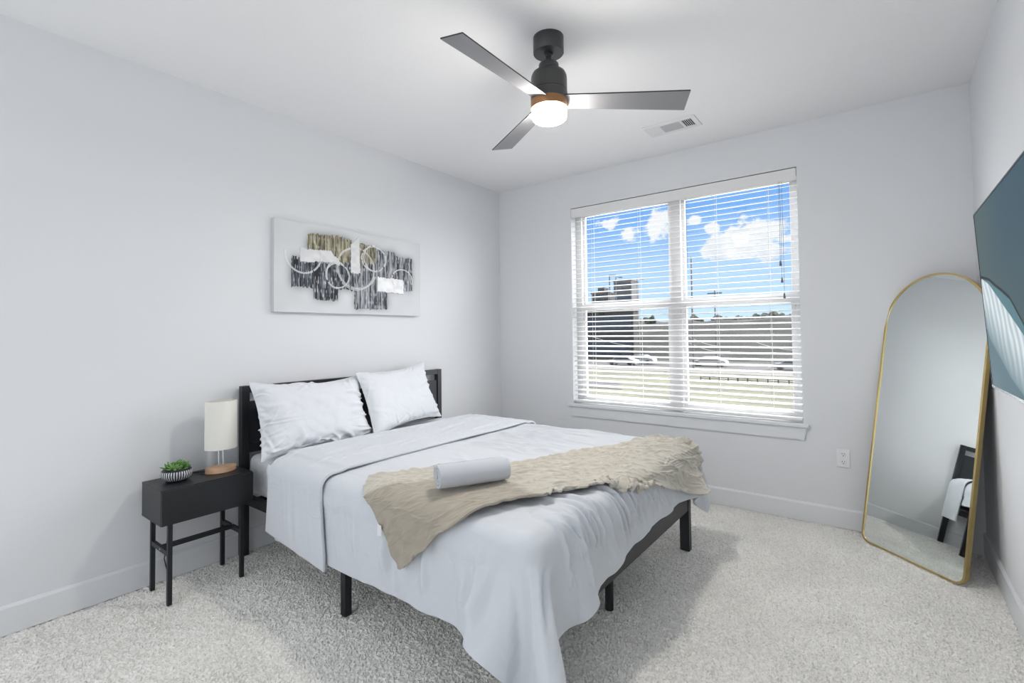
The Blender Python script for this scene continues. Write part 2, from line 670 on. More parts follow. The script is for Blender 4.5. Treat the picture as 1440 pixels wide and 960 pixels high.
# ------------------------------------------------------------------ blind
bl = empty('window_blind', ((WX0+WX1)/2, .03, WZ0), 'white horizontal slat blind, opened, covering the whole double window', 'blind')
v = MB()
v.box(WX0+.004, WX1-.004, -.004, .012, 2.346, 2.430, .004)
v.build('valance', M_blind, bl)
MB().box(WX0+.006, WX1-.006, .014, .060, 2.385, 2.428, .002).build('headrail', M_blind, bl)
NS = 37
ZS0, ZS1 = .735, 2.318
TILT = R(11)
s = MB()
sec = []
for i in range(9):
    a = -1+2*i/8
    sec.append((a*.025, .0022*(1-a*a)+.0014))
for i in range(9):
    a = 1-2*i/8
    sec.append((a*.025, .0022*(1-a*a)-.0014))
yc = .038
poly = []
for (py, pz) in sec:
    poly.append((WX0+.006, yc+py*math.cos(TILT)-pz*math.sin(TILT), ZS0+py*math.sin(TILT)+pz*math.cos(TILT)))
s.prism(poly, (WX1-WX0-.012, 0, 0))
slat0 = s.build('slat', M_blind, bl)
for i in range(1, NS):
    c = slat0.copy()
    COL.objects.link(c)
    c.location = (0, 0, (ZS1-ZS0)*i/(NS-1))
MB().box(WX0+.006, WX1-.006, yc-.026, yc+.026, .672, .690, .004).build('bottom_rail', M_blind, bl)
for x in (1.035, 1.47, 2.085, 2.445):
    k = MB()
    for yy in (yc-.0265, yc+.0265):
        k.tube([(x, yy, .685), (x, yy, 2.39)], .0011, 6)
    for i in range(NS):
        z = ZS0+(ZS1-ZS0)*i/(NS-1)
        k.tube([(x, yc-.026, z-.0075), (x, yc+.026, z+.003)], .0007, 4)
    k.build('ladder_cord', M_cord, bl)
for (x, z1) in ((2.528, 1.66), (2.540, 1.55), (2.520, 1.78)):
    k = MB()
    k.tube([(x, -.008, 2.35), (x+.002, -.010, (2.35+z1)/2), (x, -.010, z1)], .0012, 6)
    lc = k.build('pull_cord', M_cordg, bl)
    MB().lathe([(0, .022), (.004, .021), (.0055, .010), (.008, -.012), (.006, -.016), (0, -.016)], (x, -.010, z1-.012), 14).build('tassel', M_cordg, lc, smooth=40)
for (x, z1) in ((1.870, 1.93), (1.880, 1.80)):
    k = MB()
    k.tube([(x, -.008, 2.35), (x-.002, -.010, (2.35+z1)/2), (x, -.010, z1)], .0010, 6)
    k.build('tilt_cord', M_cordg, bl)

# ------------------------------------------------------------------ ceiling fan
fx, fy = 1.818, -1.917
fan = empty('ceiling_fan', (fx, fy, H), 'black three-blade ceiling fan with a lit round lamp', 'ceiling fan')
TX, TY = -.024, -.032
MB().lathe([(0, H), (.0745, H), (.0745, 2.664), (.0725, 2.661), (0, 2.661)], (fx, fy, 0), 64).build('canopy', M_fan, fan, smooth=40)
MB().lathe([(.0, 2.668), (.022, 2.668), (.022, 2.652), (.0145, 2.645), (.0145, 2.60), (0, 2.60)], (fx, fy, 0), 32).build('downrod', M_fan, fan, smooth=40)
MB().lathe([(0, 2.612), (.030, 2.612), (.047, 2.608), (.049, 2.604), (.049, 2.580), (.053, 2.575), (.066, 2.571), (.080, 2.560), (.0865, 2.545), (.088, 2.53),
            (.088, 2.472), (.0865, 2.470), (.0865, 2.467), (.089, 2.465), (.0895, 2.425), (0, 2.425)], (fx, fy, 0), 72).build('motor_housing', M_fan, fan, smooth=35)
MB().lathe([(0, 2.4245), (.0895, 2.4245), (.0895, 2.386), (.086, 2.384), (0, 2.384)], (fx, fy, 0), 72).build('light_collar', M_collar, fan, smooth=35, label='lower collar of the fan, lamp glow painted on in orange-brown')
MB().lathe([(.084, 2.386), (.0845, 2.350), (.081, 2.338), (.070, 2.330), (.045, 2.325), (0, 2.323)], (fx, fy, 0), 64).build('light_diffuser', M_lightglass, fan, smooth=60, label='glowing warm white diffuser')
FV = dict(r1=.66, s1=.060, z1=2.406, r2=.654, s2=-.069, z2=2.436)
for k in range(3):
    th = -1.57+k*2*math.pi/3+(-.039, .061, -.022)[k]
    d = np.array([math.cos(th), math.sin(th), 0])
    n = np.array([-math.sin(th), math.cos(th), 0])

    def T(rad, s_):
        z = FV['z1']+(FV['z2']-FV['z1'])*(s_-FV['s1'])/(FV['s2']-FV['s1'])
        p = np.array([fx, fy, 0])+d*rad+n*s_
        return Vector((p[0], p[1], z+TX*(p[0]-fx)+TY*(p[1]-fy)))
    pts = [T(.075, .043), T(.20, .046), T(FV['r1'], .060), T(FV['r2'], -.069), T(.20, -.053), T(.075, -.050)]
    up = Vector((0, 0, .006))
    m_ = MB()
    m_.prism(pts, up)
    b_ = m_.build('blade', [M_blade, M_bladeedge], fan)
    for pl in b_.data.polygons:
        if abs(pl.normal.z) < .6:
            pl.material_index = 1
lp = bpy.data.lights.new('fan_lamp', 'AREA')
lp.shape = 'DISK'
lp.size = .15
lp.energy = 3.8
lp.color = (1, .95, .89)
lo = bpy.data.objects.new('fan_lamp', lp)
lo.location = (0, 0, 2.320-H)
COL.objects.link(lo)
lo.parent = fan

# ------------------------------------------------------------------ ceiling vent
vx0, vx1, vy0, vy1 = 1.765, 2.122, -.60, -.405
ve = empty('ceiling_vent', ((vx0+vx1)/2, (vy0+vy1)/2, H), 'white rectangular air vent in the ceiling near the window', 'air vent')
m_ = MB()
ix0, ix1, iy0, iy1 = vx0+.03, vx1-.03, vy0+.035, vy1-.035
m_.box(vx0, vx1, vy0, iy0, H-.008, H, .003)
m_.box(vx0, vx1, iy1, vy1, H-.008, H, .003)
m_.box(vx0, ix0, iy0, iy1, H-.008, H, .003)
m_.box(ix1, vx1, iy0, iy1, H-.008, H, .003)
m_.box(1.868, 1.876, iy0, iy1, H-.008, H)
m_.box(2.012, 2.024, iy0, iy1, H-.008, H)
m_.build('vent_frame', M_ventw, ve)
MB().box(ix0, ix1, iy0, iy1, H-.0015, H-.0005).build('vent_opening', M_dark, ve)
m_ = MB()
for i in range(6):
    y = iy0+.006+(iy1-iy0-.012)*i/5
    m_.box(1.876, 2.012, y-.0125, y+.0095, H-.007, H-.004, rot=None)
m_.build('louvre', M_ventg, ve)
m_ = MB()
for i in range(6):
    x = ix0+.006+(1.866-ix0-.012)*i/5
    m_.box(x-.0075, x+.0055, iy0, iy1, H-.007, H-.005)
m_.build('louvre', M_ventw, ve)
m_ = MB()
for i in range(6):
    x = 2.026+(ix1-2.03)*i/5
    m_.box(x-.0016, x+.0016, iy0, iy1, H-.005, H-.003)
m_.build('louvre', M_ventw, ve)

# ------------------------------------------------------------------ wall outlet (window wall)
ou = empty('wall_outlet', (2.852, 0, .45), 'white double power outlet plate low on the window wall beside the mirror', 'power outlet')
MB().box(2.815, 2.889, -.006, 0, .394, .511, .003).build('cover_plate', M_plate, ou)
for zc in (.478, .427):
    m_ = MB()
    m_.lathe([(0, .0025), (.0145, .0025), (.016, 0)], (2.852, -.006, zc), 28, Matrix.Rotation(R(90), 4, 'X'))
    rc = m_.build('receptacle', M_plate, ou)
    m_ = MB()
    m_.box(2.8445, 2.847, -.0092, -.0075, zc+.001, zc+.010)
    m_.box(2.857, 2.8595, -.0092, -.0075, zc+.001, zc+.009)
    m_.box(2.8495, 2.8545, -.0092, -.0075, zc-.010, zc-.004, .001)
    m_.build('socket_slots', M_dark, rc)

# ------------------------------------------------------------------ wall art
AY0, AW, AZ0, AH, AD = -2.366, 1.24, 1.449, .601, .035
nu, nv = 560, 270
uu_ = np.linspace(0, AW, nu)[:, None]*np.ones((1, nv))
vv_ = np.linspace(0, AH, nv)[None, :]*np.ones((nu, 1))


def inpoly(poly, X, Y, jit=0.0, seed=0):
    if jit:
        X = X+(smoothnoise(X.shape, (60, 30), seed)-.5)*jit
        Y = Y+(smoothnoise(X.shape, (150, 4), seed+1)-.5)*jit*2.5
    ins = np.zeros(X.shape, bool)
    n = len(poly)
    for i in range(n):
        x1, y1 = poly[i]
        x2, y2 = poly[(i+1) % n]
        if y1 == y2:
            continue
        c = ((y1 > Y) != (y2 > Y)) & (X < (x2-x1)*(Y-y1)/(y2-y1)+x1)
        ins ^= c
    return ins


def blur(a, k):
    for ax in (0, 1):
        p = np.cumsum(np.pad(a, [(k+1, k) if i == ax else (0, 0) for i in (0, 1)], mode='edge'), axis=ax)
        n = a.shape[ax]
        sl1 = [slice(None)]*2
        sl2 = [slice(None)]*2
        sl1[ax] = slice(2*k+1, 2*k+1+n)
        sl2[ax] = slice(0, n)
        a = (p[tuple(sl1)]-p[tuple(sl2)])/(2*k+1)
    return a


OL = [[(0.227, 0.529), (0.463, 0.552), (0.574, 0.536), (0.558, 0.36), (0.452, 0.35), (0.40, 0.40), (0.227, 0.40)],
      [(0.641, 0.527), (0.791, 0.513), (0.791, 0.366), (0.64, 0.36)]]
DK = [[(0.114, 0.368), (0.177, 0.367), (0.177, 0.33), (0.269, 0.343), (0.27, 0.173), (0.115, 0.17)],
      [(0.265, 0.347), (0.462, 0.346), (0.459, 0.09), (0.27, 0.09)],
      [(0.455, 0.36), (0.601, 0.375), (0.601, 0.172), (0.462, 0.177)]]
GR = [[(0.563, 0.37), (0.791, 0.385), (0.907, 0.307), (0.906, 0.046), (0.595, 0.036), (0.596, 0.177)],
      [(0.791, 0.494), (0.978, 0.497), (0.978, 0.467), (1.152, 0.466), (1.15, 0.202), (0.907, 0.187), (0.791, 0.287)]]
WH = [[(0.172, 0.432), (0.227, 0.425), (0.401, 0.439), (0.421, 0.409), (0.462, 0.387), (0.473, 0.338), (0.396, 0.352), (0.293, 0.352), (0.265, 0.338), (0.172, 0.338)],
      [(0.563, 0.502), (0.635, 0.573), (0.64, 0.388), (0.644, 0.298), (0.563, 0.3)],
      [(0.8, 0.288), (1.058, 0.284), (1.055, 0.173), (0.8, 0.178)]]
RINGS = [(0.1985, 0.39, 0.13, 0.13, 3.0, 6.6), (0.456, 0.2675, 0.095, 0.088, 0, 6.3), (0.6085, 0.33, 0.165, 0.155, -2.4, 2.6), (0.62, 0.335, .172, .150, 2.0, 6.0),
         (0.77, 0.42, 0.113, 0.095, -.5, 4.4), (.775, .425, .10, .10, 1.5, 6), (1.0445, 0.283, 0.1065, 0.085, -.3, 3.6), (.45, .272, .088, .095, 1, 5)]
bgc = np.array([.66, .68, .70])
colr = np.ones((nu, nv, 3))*bgc*(0.95+.10*smoothnoise((nu, nv), (9, 5), 3))[..., None]
alld = np.zeros((nu, nv))
for pset in (OL, DK, GR):
    for p_ in pset:
        alld = np.maximum(alld, inpoly(p_, uu_, vv_))
smudge = blur(blur(alld.astype(float), 14), 14)
colr *= (1-.72*smudge*(.6+.8*smoothnoise((nu, nv), (14, 8), 5)))[..., None]
stripe = smoothnoise((nu, nv), (270, 5), 21)*.6+smoothnoise((nu, nv), (120, 12), 22)*.4
stripe2 = smoothnoise((nu, nv), (270, 20), 23)
fine = np.clip((stripe-.36)*3.2, 0, 1)
spk = np.clip((stripe2-.68)*5, 0, 1)
relief = np.zeros((nu, nv))
for pset, dark, light, sd, wsp in ((OL, (.10, .09, .055), (.42, .39, .27), 31, .45), (DK, (.012, .014, .02), (.15, .17, .21), 41, .7), (GR, (.04, .045, .055), (.40, .42, .46), 51, .6)):
    for q_, p_ in enumerate(pset):
        mk = inpoly(p_, uu_, vv_, .008, sd+q_)
        f = fine**1.3
        c_ = np.array(dark)*(1-f[..., None])+np.array(light)*f[..., None]
        c_ = c_*(1-wsp*spk[..., None])+np.array([.72, .73, .75])*wsp*spk[..., None]
        colr[mk] = c_[mk]
        relief[mk] += .002+.0015*f[mk]
for q_, p_ in enumerate(WH):
    mk = inpoly(p_, uu_, vv_, .004, 70+q_)
    wr = smoothnoise((nu, nv), (40, 22), 80+q_)
    colr[mk] = (np.array([.74, .75, .76])*(.88+.18*wr)[..., None])[mk]
    if q_ == 2:
        colr[mk] = np.minimum(1, colr[mk]*1.2)
    relief[mk] = .006+.003*wr[mk]
for (cx_, cy_, ra, rb, a0, a1) in RINGS:
    dd = np.sqrt(((uu_-cx_)/ra)**2+((vv_-cy_)/rb)**2)
    an = np.mod(np.arctan2(vv_-cy_, uu_-cx_)-a0, 2*math.pi)
    for off in (0, .05):
        mk = (np.abs(dd-1+off)*ra < .0034-.02*off) & (an < a1-a0) & (smoothnoise((nu, nv), (60, 30), 90) > .18)
        colr[mk] = colr[mk]*.25+np.array([.78, .79, .80])*.75
        relief[mk] += .003
P = np.stack([AD+relief, AY0+uu_, AZ0+vv_], -1)
me = grid_mesh(P, colors=colr)
bmx = bmesh.new()
bmx.from_mesh(me)
cl_ = bmx.verts.layers.float_color['Col']
for (a, bb, c, d_) in (((0, AY0, AZ0), (0, AY0+AW, AZ0), (AD, AY0+AW, AZ0), (AD, AY0, AZ0)), ((0, AY0, AZ0+AH), (0, AY0+AW, AZ0+AH), (AD, AY0+AW, AZ0+AH), (AD, AY0, AZ0+AH)),
                       ((0, AY0, AZ0), (AD, AY0, AZ0), (AD, AY0, AZ0+AH), (0, AY0, AZ0+AH)), ((0, AY0+AW, AZ0), (AD, AY0+AW, AZ0), (AD, AY0+AW, AZ0+AH), (0, AY0+AW, AZ0+AH)),
                       ((0, AY0, AZ0), (0, AY0+AW, AZ0), (0, AY0+AW, AZ0+AH), (0, AY0, AZ0+AH))):
    vs = [bmx.verts.new(q) for q in (a, bb, c, d_)]
    for v_ in vs:
        v_[cl_] = (.62, .64, .66, 1)
    bmx.faces.new(vs)
bmesh.ops.recalc_face_normals(bmx, faces=bmx.faces[:])
bmx.to_mesh(me)
bmx.free()
art = link(me, 'canvas_art', M_art, None, (0, AY0+AW/2, AZ0))
tag(art, 'wide abstract canvas in black, grey and olive blocks on the wall above the bed', 'wall art')

# ------------------------------------------------------------------ television
TVT = (3.395, -1.086, 1.774)
TVB = (3.433, -1.086, 1.055)
tv = empty('television', (W, -1.70, 1.41), 'flat black-framed television tilted down on the right wall, showing a teal picture', 'television')
TVW = 1.25
tvup = (Vector(TVT)-Vector(TVB))
tvh = tvup.length
tvup.normalize()
tvn = Vector((0, 1, 0)).cross(tvup)
if tvn.x > 0:
    tvn = -tvn
tvm = Matrix(((0, tvup.x, tvn.x, TVB[0]), (-1, tvup.y, tvn.y, TVB[1]), (0, tvup.z, tvn.z, TVB[2]), (0, 0, 0, 1)))  # local x = along wall towards camera, y = up, z = out


def tvbox(m_, x0, x1, y0, y1, z0, z1, bev=0):
    m_.box(x0, x1, y0, y1, z0, z1, bev, rot=tvm)
    return m_


tvbox(MB(), 0, TVW, 0, tvh, -.022, -.002, .003).build('back_shell', M_tvb, tv)
m_ = MB()
tvbox(m_, 0, .006, 0, tvh, -.004, .002)
tvbox(m_, TVW-.006, TVW, 0, tvh, -.004, .002)
tvbox(m_, .006, TVW-.006, tvh-.006, tvh, -.004, .002)
m_.build('bezel', M_tvb, tv)
tvbox(MB(), 0, TVW, -.003, .008, -.012, .003, .001).build('bottom_trim', M_chrome, tv, label='thin silver strip along the bottom edge')
tvbox(MB(), .35, .90, .15, .50, -.05, -.022, .004).build('rear_housing', M_tvb, tv)
m_ = MB()
m_.box(W-.012, W-.002, -1.95, -1.45, 1.25, 1.60, .002)
m_.box(W-.05, W-.01, -1.84, -1.80, 1.24, 1.62, .002)
m_.box(W-.05, W-.01, -1.60, -1.56, 1.24, 1.62, .002)
m_.build('wall_bracket', M_black, tv)
# picture: local (x along, y up)
nx_, ny_ = 380, 220
sxx = np.linspace(.006, TVW-.006, nx_)[:, None]*np.ones((1, ny_))
syy = np.linspace(.008, tvh-.006, ny_)[None, :]*np.ones((nx_, 1))
TVPIC = True
colr = np.zeros((nx_, ny_, 3))
hgt = syy/tvh
colr[:] = np.array([.052, .088, .092])
colr += np.clip((sxx-.10)/.5, 0, 1)[..., None]*np.clip(hgt*1.6-.3, 0, 1)[..., None]*np.array([-.020, -.016, .006])
edge1 = np.interp(sxx, [0, .03, .19, .28, .40, .53, .69, .9, 1.3], [.448, .450, .429, .403, .375, .341, .25, .08, -.2])   # black line
edge2 = np.interp(sxx, [0, .03, .177, .343, .5, .67, 1.0, 1.3], [.446, .444, .411, .345, .285, .217, .06, -.2])             # top of the pale dunes
edge3 = np.interp(sxx, [0, .03, .06, .22, .40, .57, .8, 1.3], [.235, .235, .20, .138, .066, .022, -.05, -.2])                    # foot of the pale dunes
lt = (syy < edge1) & (syy >= edge2)
colr[lt] = (.075, .17, .20)
dun = (syy < edge2) & (syy >= edge3)
rid = .5+.5*np.sin((sxx+.25*(syy-.2)+.9*(syy-.2)**2)*80+3*smoothnoise((nx_, ny_), (10, 8), 4))
fall = np.clip((syy-edge3)/np.maximum(edge2-edge3, .02), 0, 1)
dc = np.array([.16, .24, .27])+(np.array([.66, .73, .76])-np.array([.16, .24, .27]))*(np.clip(fall*1.5, 0, 1)*(.45+.55*rid))[..., None]
colr[dun] = dc[dun]
low = syy < edge3
colr[low] = (np.array([.085, .145, .175])*(1+.15*smoothnoise((nx_, ny_), (9, 6), 9)[..., None]))[low]
ln = np.abs(syy-edge1) < .006
colr[ln] = (.004, .006, .008)
Pl = np.stack([sxx, syy, np.full_like(sxx, .0005)], -1).reshape(-1, 3)
Mx = np.array(tvm)
Pw = (Pl@Mx[:3, :3].T+Mx[:3, 3]).reshape(nx_, ny_, 3)
link(grid_mesh(Pw, colors=colr), 'screen', M_screen, tv)

# ------------------------------------------------------------------ leaning mirror
mA = Vector((2.939, -.156, 0))
mB = Vector((3.368, -.564, 0))
mh, mt = 1.640, .166
me_ = (mB-mA)
mw = me_.length
me_.normalize()
mn = Vector((-me_.y, me_.x, 0))
if mn.dot(Vector((1, 1, 0))) < 0:
    mn = -mn
mup = Vector((0, 0, 1))*math.cos(mt)+mn*math.sin(mt)
mout = me_.cross(mup)
if mout.dot(mn) > 0:
    mout = -mout
mir = empty('floor_mirror', tuple((mA+mB)/2), 'tall arched mirror with a thin gold frame leaning in the corner', 'mirror')


def mp(s_, z_, o_=0.0):
    return mA+me_*s_+mup*z_+mout*o_


def outline(ins, rc=.055, n=40):
    pts = []
    rad = mw/2-ins
    cx_, cz_ = mw/2, mh-mw/2
    for i in range(n+1):
        a = math.pi*i/n
        pts.append((cx_+rad*math.cos(a), cz_+rad*math.sin(a)))
    r_ = rc-ins
    for i in range(9):
        a = math.pi+math.pi/2*i/8
        pts.append((rc+r_*math.cos(a), rc+r_*math.sin(a)))
    for i in range(9):
        a = 1.5*math.pi+math.pi/2*i/8
        pts.append((mw-rc+r_*math.cos(a), rc+r_*math.sin(a)))
    return pts


OZ = .0
bmx = bmesh.new()
o1, o2 = outline(0), outline(.010)
rings = []
for pl, off in ((o1, -.022), (o1, .004), (o2, .004), (o2, -.022)):
    rings.append([bmx.verts.new(mp(a, b_, off)) for a, b_ in pl])
n = len(o1)
for k in range(4):
    A_, B_ = rings[k], rings[(k+1) % 4]
    for i in range(n):
        j = (i+1) % n
        bmx.faces.new((A_[i], A_[j], B_[j], B_[i]))
bmesh.ops.recalc_face_normals(bmx, faces=bmx.faces[:])
me = bpy.data.meshes.new('frame')
bmx.to_mesh(me)
bmx.free()
link(me, 'gold_frame', M_gold, mir)
MB().prism([mp(a, b_, -.004) for a, b_ in outline(.009)], mout*.003).build('mirror_glass', M_mirror, mir)
MB().prism([mp(a, b_, -.020) for a, b_ in outline(.009)], mout*.012).build('backing_board', M_backing, mir)

# ------------------------------------------------------------------ bed frame
bed = empty('bed_frame', (1.08, -1.742, 0), 'black metal bed frame with panelled headboard against the left wall', 'bed')
BY0, BY1, BX1 = -2.571, -.913, 2.145
hb = empty  # keep helper name free
for (y0, y1) in ((BY0, BY0+.045), (BY1-.045, BY1)):
    MB().box(.024, .066, y0, y1, 0, .998, .003).build('headboard_post', M_black, bed)
MB().box(.026, .064, BY0+.045, BY1-.045, .956, .997, .003).build('headboard_top_rail', M_black, bed)
pn = MB().box(.036, .056, BY0+.045, BY1-.045, .655, .905, .003).build('headboard_panel', M_blackpanel, bed)
MB().box(.030, .062, BY0+.045, BY1-.045, .600, .655, .003).build('headboard_lower_rail', M_black, bed)
m_ = MB()
m_.box(.056, .060, -2.415, -2.315, .775, .865, .002)
po = m_.build('power_socket', M_tvb, bed, label='small black power socket set into the headboard panel')
for yy in (-2.39, -2.34):
    for zz in (.80, .84):
        MB().box(.0598, .0606, yy-.008, yy+.008, zz-.008, zz+.008).build('socket_hole', M_steelc, po)
MB().box(.066, BX1-.03, BY0+.006, BY0+.040, .312, .362, .003).build('side_rail', M_black, bed)
MB().box(.066, BX1-.03, BY1-.040, BY1-.006, .312, .362, .003).build('side_rail', M_black, bed)
MB().box(BX1-.035, BX1-.004, BY0+.045, BY1-.045, .238, .345, .003).build('foot_rail', M_black, bed)
for (y0, y1) in ((BY0, BY0+.045), (BY1-.045, BY1)):
    MB().box(BX1-.055, BX1, y0, y1, 0, .36, .003).build('corner_leg', M_black, bed)
MB().lathe([(.020, 0), (.020, .30), (0, .30)], (2.03, -1.785, 0), 20).build('centre_leg', M_black, bed, smooth=40)
MB().lathe([(.020, 0), (.020, .30), (0, .30)], (1.07, -1.75, 0), 20).build('centre_leg', M_black, bed, smooth=40)
MB().box(1.055, 1.092, BY0, BY0+.036, 0, .33, .003).build('side_leg', M_black, bed)
MB().box(1.055, 1.092, BY1-.036, BY1, 0, .33, .003).build('side_leg', M_black, bed)
MB().box(.066, BX1-.03, -1.77, -1.73, .29, .325, .003).build('centre_beam', M_black, bed)
for i in range(10):
    x = .16+i*.205
    MB().box(x, x+.07, BY0+.03, BY1-.03, .345, .358, .002).build('slat', M_black, bed)
m_ = MB()
for zz in (.337, .352):
    m_.lathe([(0, .004), (.006, .003), (.008, 0)], (.045, BY0, zz-.06), 14, Matrix.Rotation(R(90), 4, 'X'))
m_.build('bolt', M_steelc, bed)

# ------------------------------------------------------------------ mattress with fitted sheet
m_ = MB()
m_.box(.075, 2.085, -2.545, -.935, .363, .598, .06, 5)
matt = m_.build('mattress', M_sheet, None, (1.08, -1.742, .36), smooth=180)
tag(matt, 'thick white mattress in a fitted sheet, bare beside the headboard post', 'mattress')
sb = matt.modifiers.new('s', 'SUBSURF')
sb.levels = sb.render_levels = 1


# ------------------------------------------------------------------ cloth simulation (position based)
def sdf_push(P, boxes, fric, P_old):
    for (c, h, r) in boxes:
        d = P-c
        s_ = np.sign(d)
        s_[s_ == 0] = 1
        q = np.abs(d)-(h-r)
        qm = np.maximum(q, 0)
        ln_ = np.linalg.norm(qm, axis=-1)
        outside = ln_ > 1e-9
        dist = np.where(outside, ln_-r, np.max(q, -1)-r)
        hit = dist < 0
        if not hit.any():
            continue
        nrm = np.zeros_like(P)
        nrm[outside] = (qm/np.maximum(ln_, 1e-9)[..., None]*s_)[outside]
        ins = ~outside
        if ins.any():
            ax = np.argmax(q, -1)
            for k in range(3):
                mk = ins & (ax == k)
                nrm[mk, k] = s_[mk, k]
        P[hit] -= nrm[hit]*dist[hit][:, None]
        if fric:
            dv = P[hit]-P_old[hit]
            dn = (dv*nrm[hit]).sum(-1, keepdims=True)*nrm[hit]
            P[hit] = P_old[hit]+dn+(dv-dn)*(1-fric)
    return P


def solve_pairs(P, sa, sb_, rest, k, wa=None):
    a = P[sa]
    b2 = P[sb_]
    d = b2-a
    l = np.linalg.norm(d, axis=-1, keepdims=True)
    c = d*((l-rest[..., None])/np.maximum(l, 1e-9))*(.5*k)
    P[sa] = a+c
    P[sb_] = b2-c


BENDK = .28


def make_constraints(P0, bend=True):
    cons = []

    def add(fa, fb, k):
        a = P0[fa]
        b2 = P0[fb]
        cons.append((fa, fb, np.linalg.norm(b2-a, axis=-1), k))
    S = slice
    nu_, nv_ = P0.shape[:2]
    for o_ in (0, 1):
        n_ = (nu_-o_)//2*2
        add((S(o_, o_+n_, 2), S(None)), (S(o_+1, o_+n_, 2), S(None)), 1)
        n_ = (nv_-o_)//2*2
        add((S(None), S(o_, o_+n_, 2)), (S(None), S(o_+1, o_+n_, 2)), 1)
    for o_ in (0, 1):
        n_ = (nu_-o_)//2*2
        add((S(o_, o_+n_, 2), S(0, nv_-1)), (S(o_+1, o_+n_, 2), S(1, nv_)), .35)
        add((S(o_, o_+n_, 2), S(1, nv_)), (S(o_+1, o_+n_, 2), S(0, nv_-1)), .35)
    if bend:
        for st in bend if isinstance(bend, (list, tuple)) else (2,):
            for o_ in range(2*st):
                pass
            for o_ in range(st):
                # pairs (i, i+st) with i in blocks [o, o+2st, ...]
                for ax in (0, 1):
                    n_ = nu_ if ax == 0 else nv_
                    for base in (o_, o_+st):
                        ia = np.arange(base, n_-st, 2*st)
                        if len(ia) == 0:
                            continue
                        sl_a = S(base, ia[-1]+1, 2*st)
                        sl_b = S(base+st, ia[-1]+st+1, 2*st)
                        if ax == 0:
                            add((sl_a, S(None)), (sl_b, S(None)), BENDK)
                        else:
                            add((S(None), sl_a), (S(None), sl_b), BENDK)
    return cons


def simulate(P0, boxes, steps, dt=1/90, fric=.5, pin=None, damp=.985, bend=(2,), g=9.8, floor=.012, iters=2, rest0=None):
    P = P0.copy()
    V = np.zeros_like(P)
    cons = make_constraints(rest0 if rest0 is not None else P0, bend)
    for it in range(steps):
        old = P.copy()
        V[..., 2] -= g*dt
        V *= damp
        P = P+V*dt
        for _ in range(iters):
            for (fa, fb, rest, k) in cons:
                solve_pairs(P, fa, fb, rest, k)
            P = sdf_push(P, boxes, fric, old)
            P[..., 2] = np.maximum(P[..., 2], floor)
            if pin is not None:
                P[pin] = P0[pin]
        V = (P-old)/dt
        sp = np.linalg.norm(V, axis=-1, keepdims=True)
        V *= np.minimum(1, 2.5/np.maximum(sp, 1e-6))
    return P


def grid_normals(P):
    du = np.gradient(P, axis=0)
    dv = np.gradient(P, axis=1)
    n = np.cross(du, dv)
    return n/np.maximum(np.linalg.norm(n, axis=-1, keepdims=True), 1e-9)


def bvh_of(P):
    me = grid_mesh(P)
    vs = [v.co.copy() for v in me.vertices]
    fs = [tuple(p.vertices) for p in me.polygons]
    bpy.data.meshes.remove(me)
    return BVHTree.FromPolygons(vs, fs)


def lay_on(P, bvh, gap, rounds=2):
    """lift every vertex of P to at least gap outside the cloth surface of bvh (normals outwards)"""
    nu_, nv_ = P.shape[:2]
    for _ in range(rounds):
        for i in range(nu_):
            for j in range(nv_):
                p = Vector(P[i, j])
                loc_, nr, ix, ds = bvh.find_nearest(p, .25)
                if loc_ is None:
                    continue
                s_ = (p-loc_).dot(nr)
                if s_ < gap:
                    P[i, j] += np.array(nr*(gap-s_))
        Q = P.copy()
        Q[1:-1] = .5*Q[1:-1]+.25*(Q[:-2]+Q[2:])
        Q[:, 1:-1] = .5*Q[:, 1:-1]+.25*(Q[:, :-2]+Q[:, 2:])
        if _ < rounds-1:
            P = Q
    return P


def cloth_obj(P, name, m, thick, parent=None, loc=None, sub=1, colors=None, flip=False, off=-1):
    me = grid_mesh(P, colors=colors, flip=flip)
    o = link(me, name, m, parent, loc, smooth=True)
    if thick:
        sd = o.modifiers.new('thick', 'SOLIDIFY')
        sd.thickness = thick
        sd.offset = off
        sd.use_even_offset = False
    if sub:
        ss = o.modifiers.new('sub', 'SUBSURF')
        ss.levels = ss.render_levels = sub
    return o


def box_of(x0, x1, y0, y1, z0, z1, r):
    return (np.array([(x0+x1)/2, (y0+y1)/2, (z0+z1)/2]), np.array([(x1-x0)/2, (y1-y0)/2, (z1-z0)/2]), r)


BEDBOX = box_of(-.2, 2.175, -2.613, -.872, -.3, .628, .07)
# duvet
DX0, DX1, DY0, DY1 = .44, 2.50, -2.955, -.69
nu, nv = 104, 126
gx = np.linspace(DX0, DX1, nu)[:, None]*np.ones((1, nv))
gy = np.linspace(DY0, DY1, nv)[None, :]*np.ones((nu, 1))
# the head end hangs further down the bed on the near side, the foot hem rises towards the window
xs0 = DX0+.13*np.clip((-2.45-gy)/.25, 0, 1)
xs1 = DX1-.10*np.clip((gy+2.45)/.75, 0, 1)
gx = xs0+(gx-DX0)/(DX1-DX0)*(xs1-xs0)
GXU = gx
P0 = np.stack([gx, gy, np.full_like(gx, .632)], -1)
P0r = P0.copy()
P0[..., 2] += .012*smoothnoise((nu, nv), (9, 9), 5)
P0[..., 1] += .010*(smoothnoise((nu, nv), (14, 8), 6)-.5)
# wavy hem: the cut edge of a filled cover is not straight
PIN = (gx < 2.02) & (gy > -2.50) & (gy < -.99)
Pd = simulate(P0, [BEDBOX], 260, bend=(2, 5, 7), fric=.25, rest0=P0r, pin=PIN, iters=5)


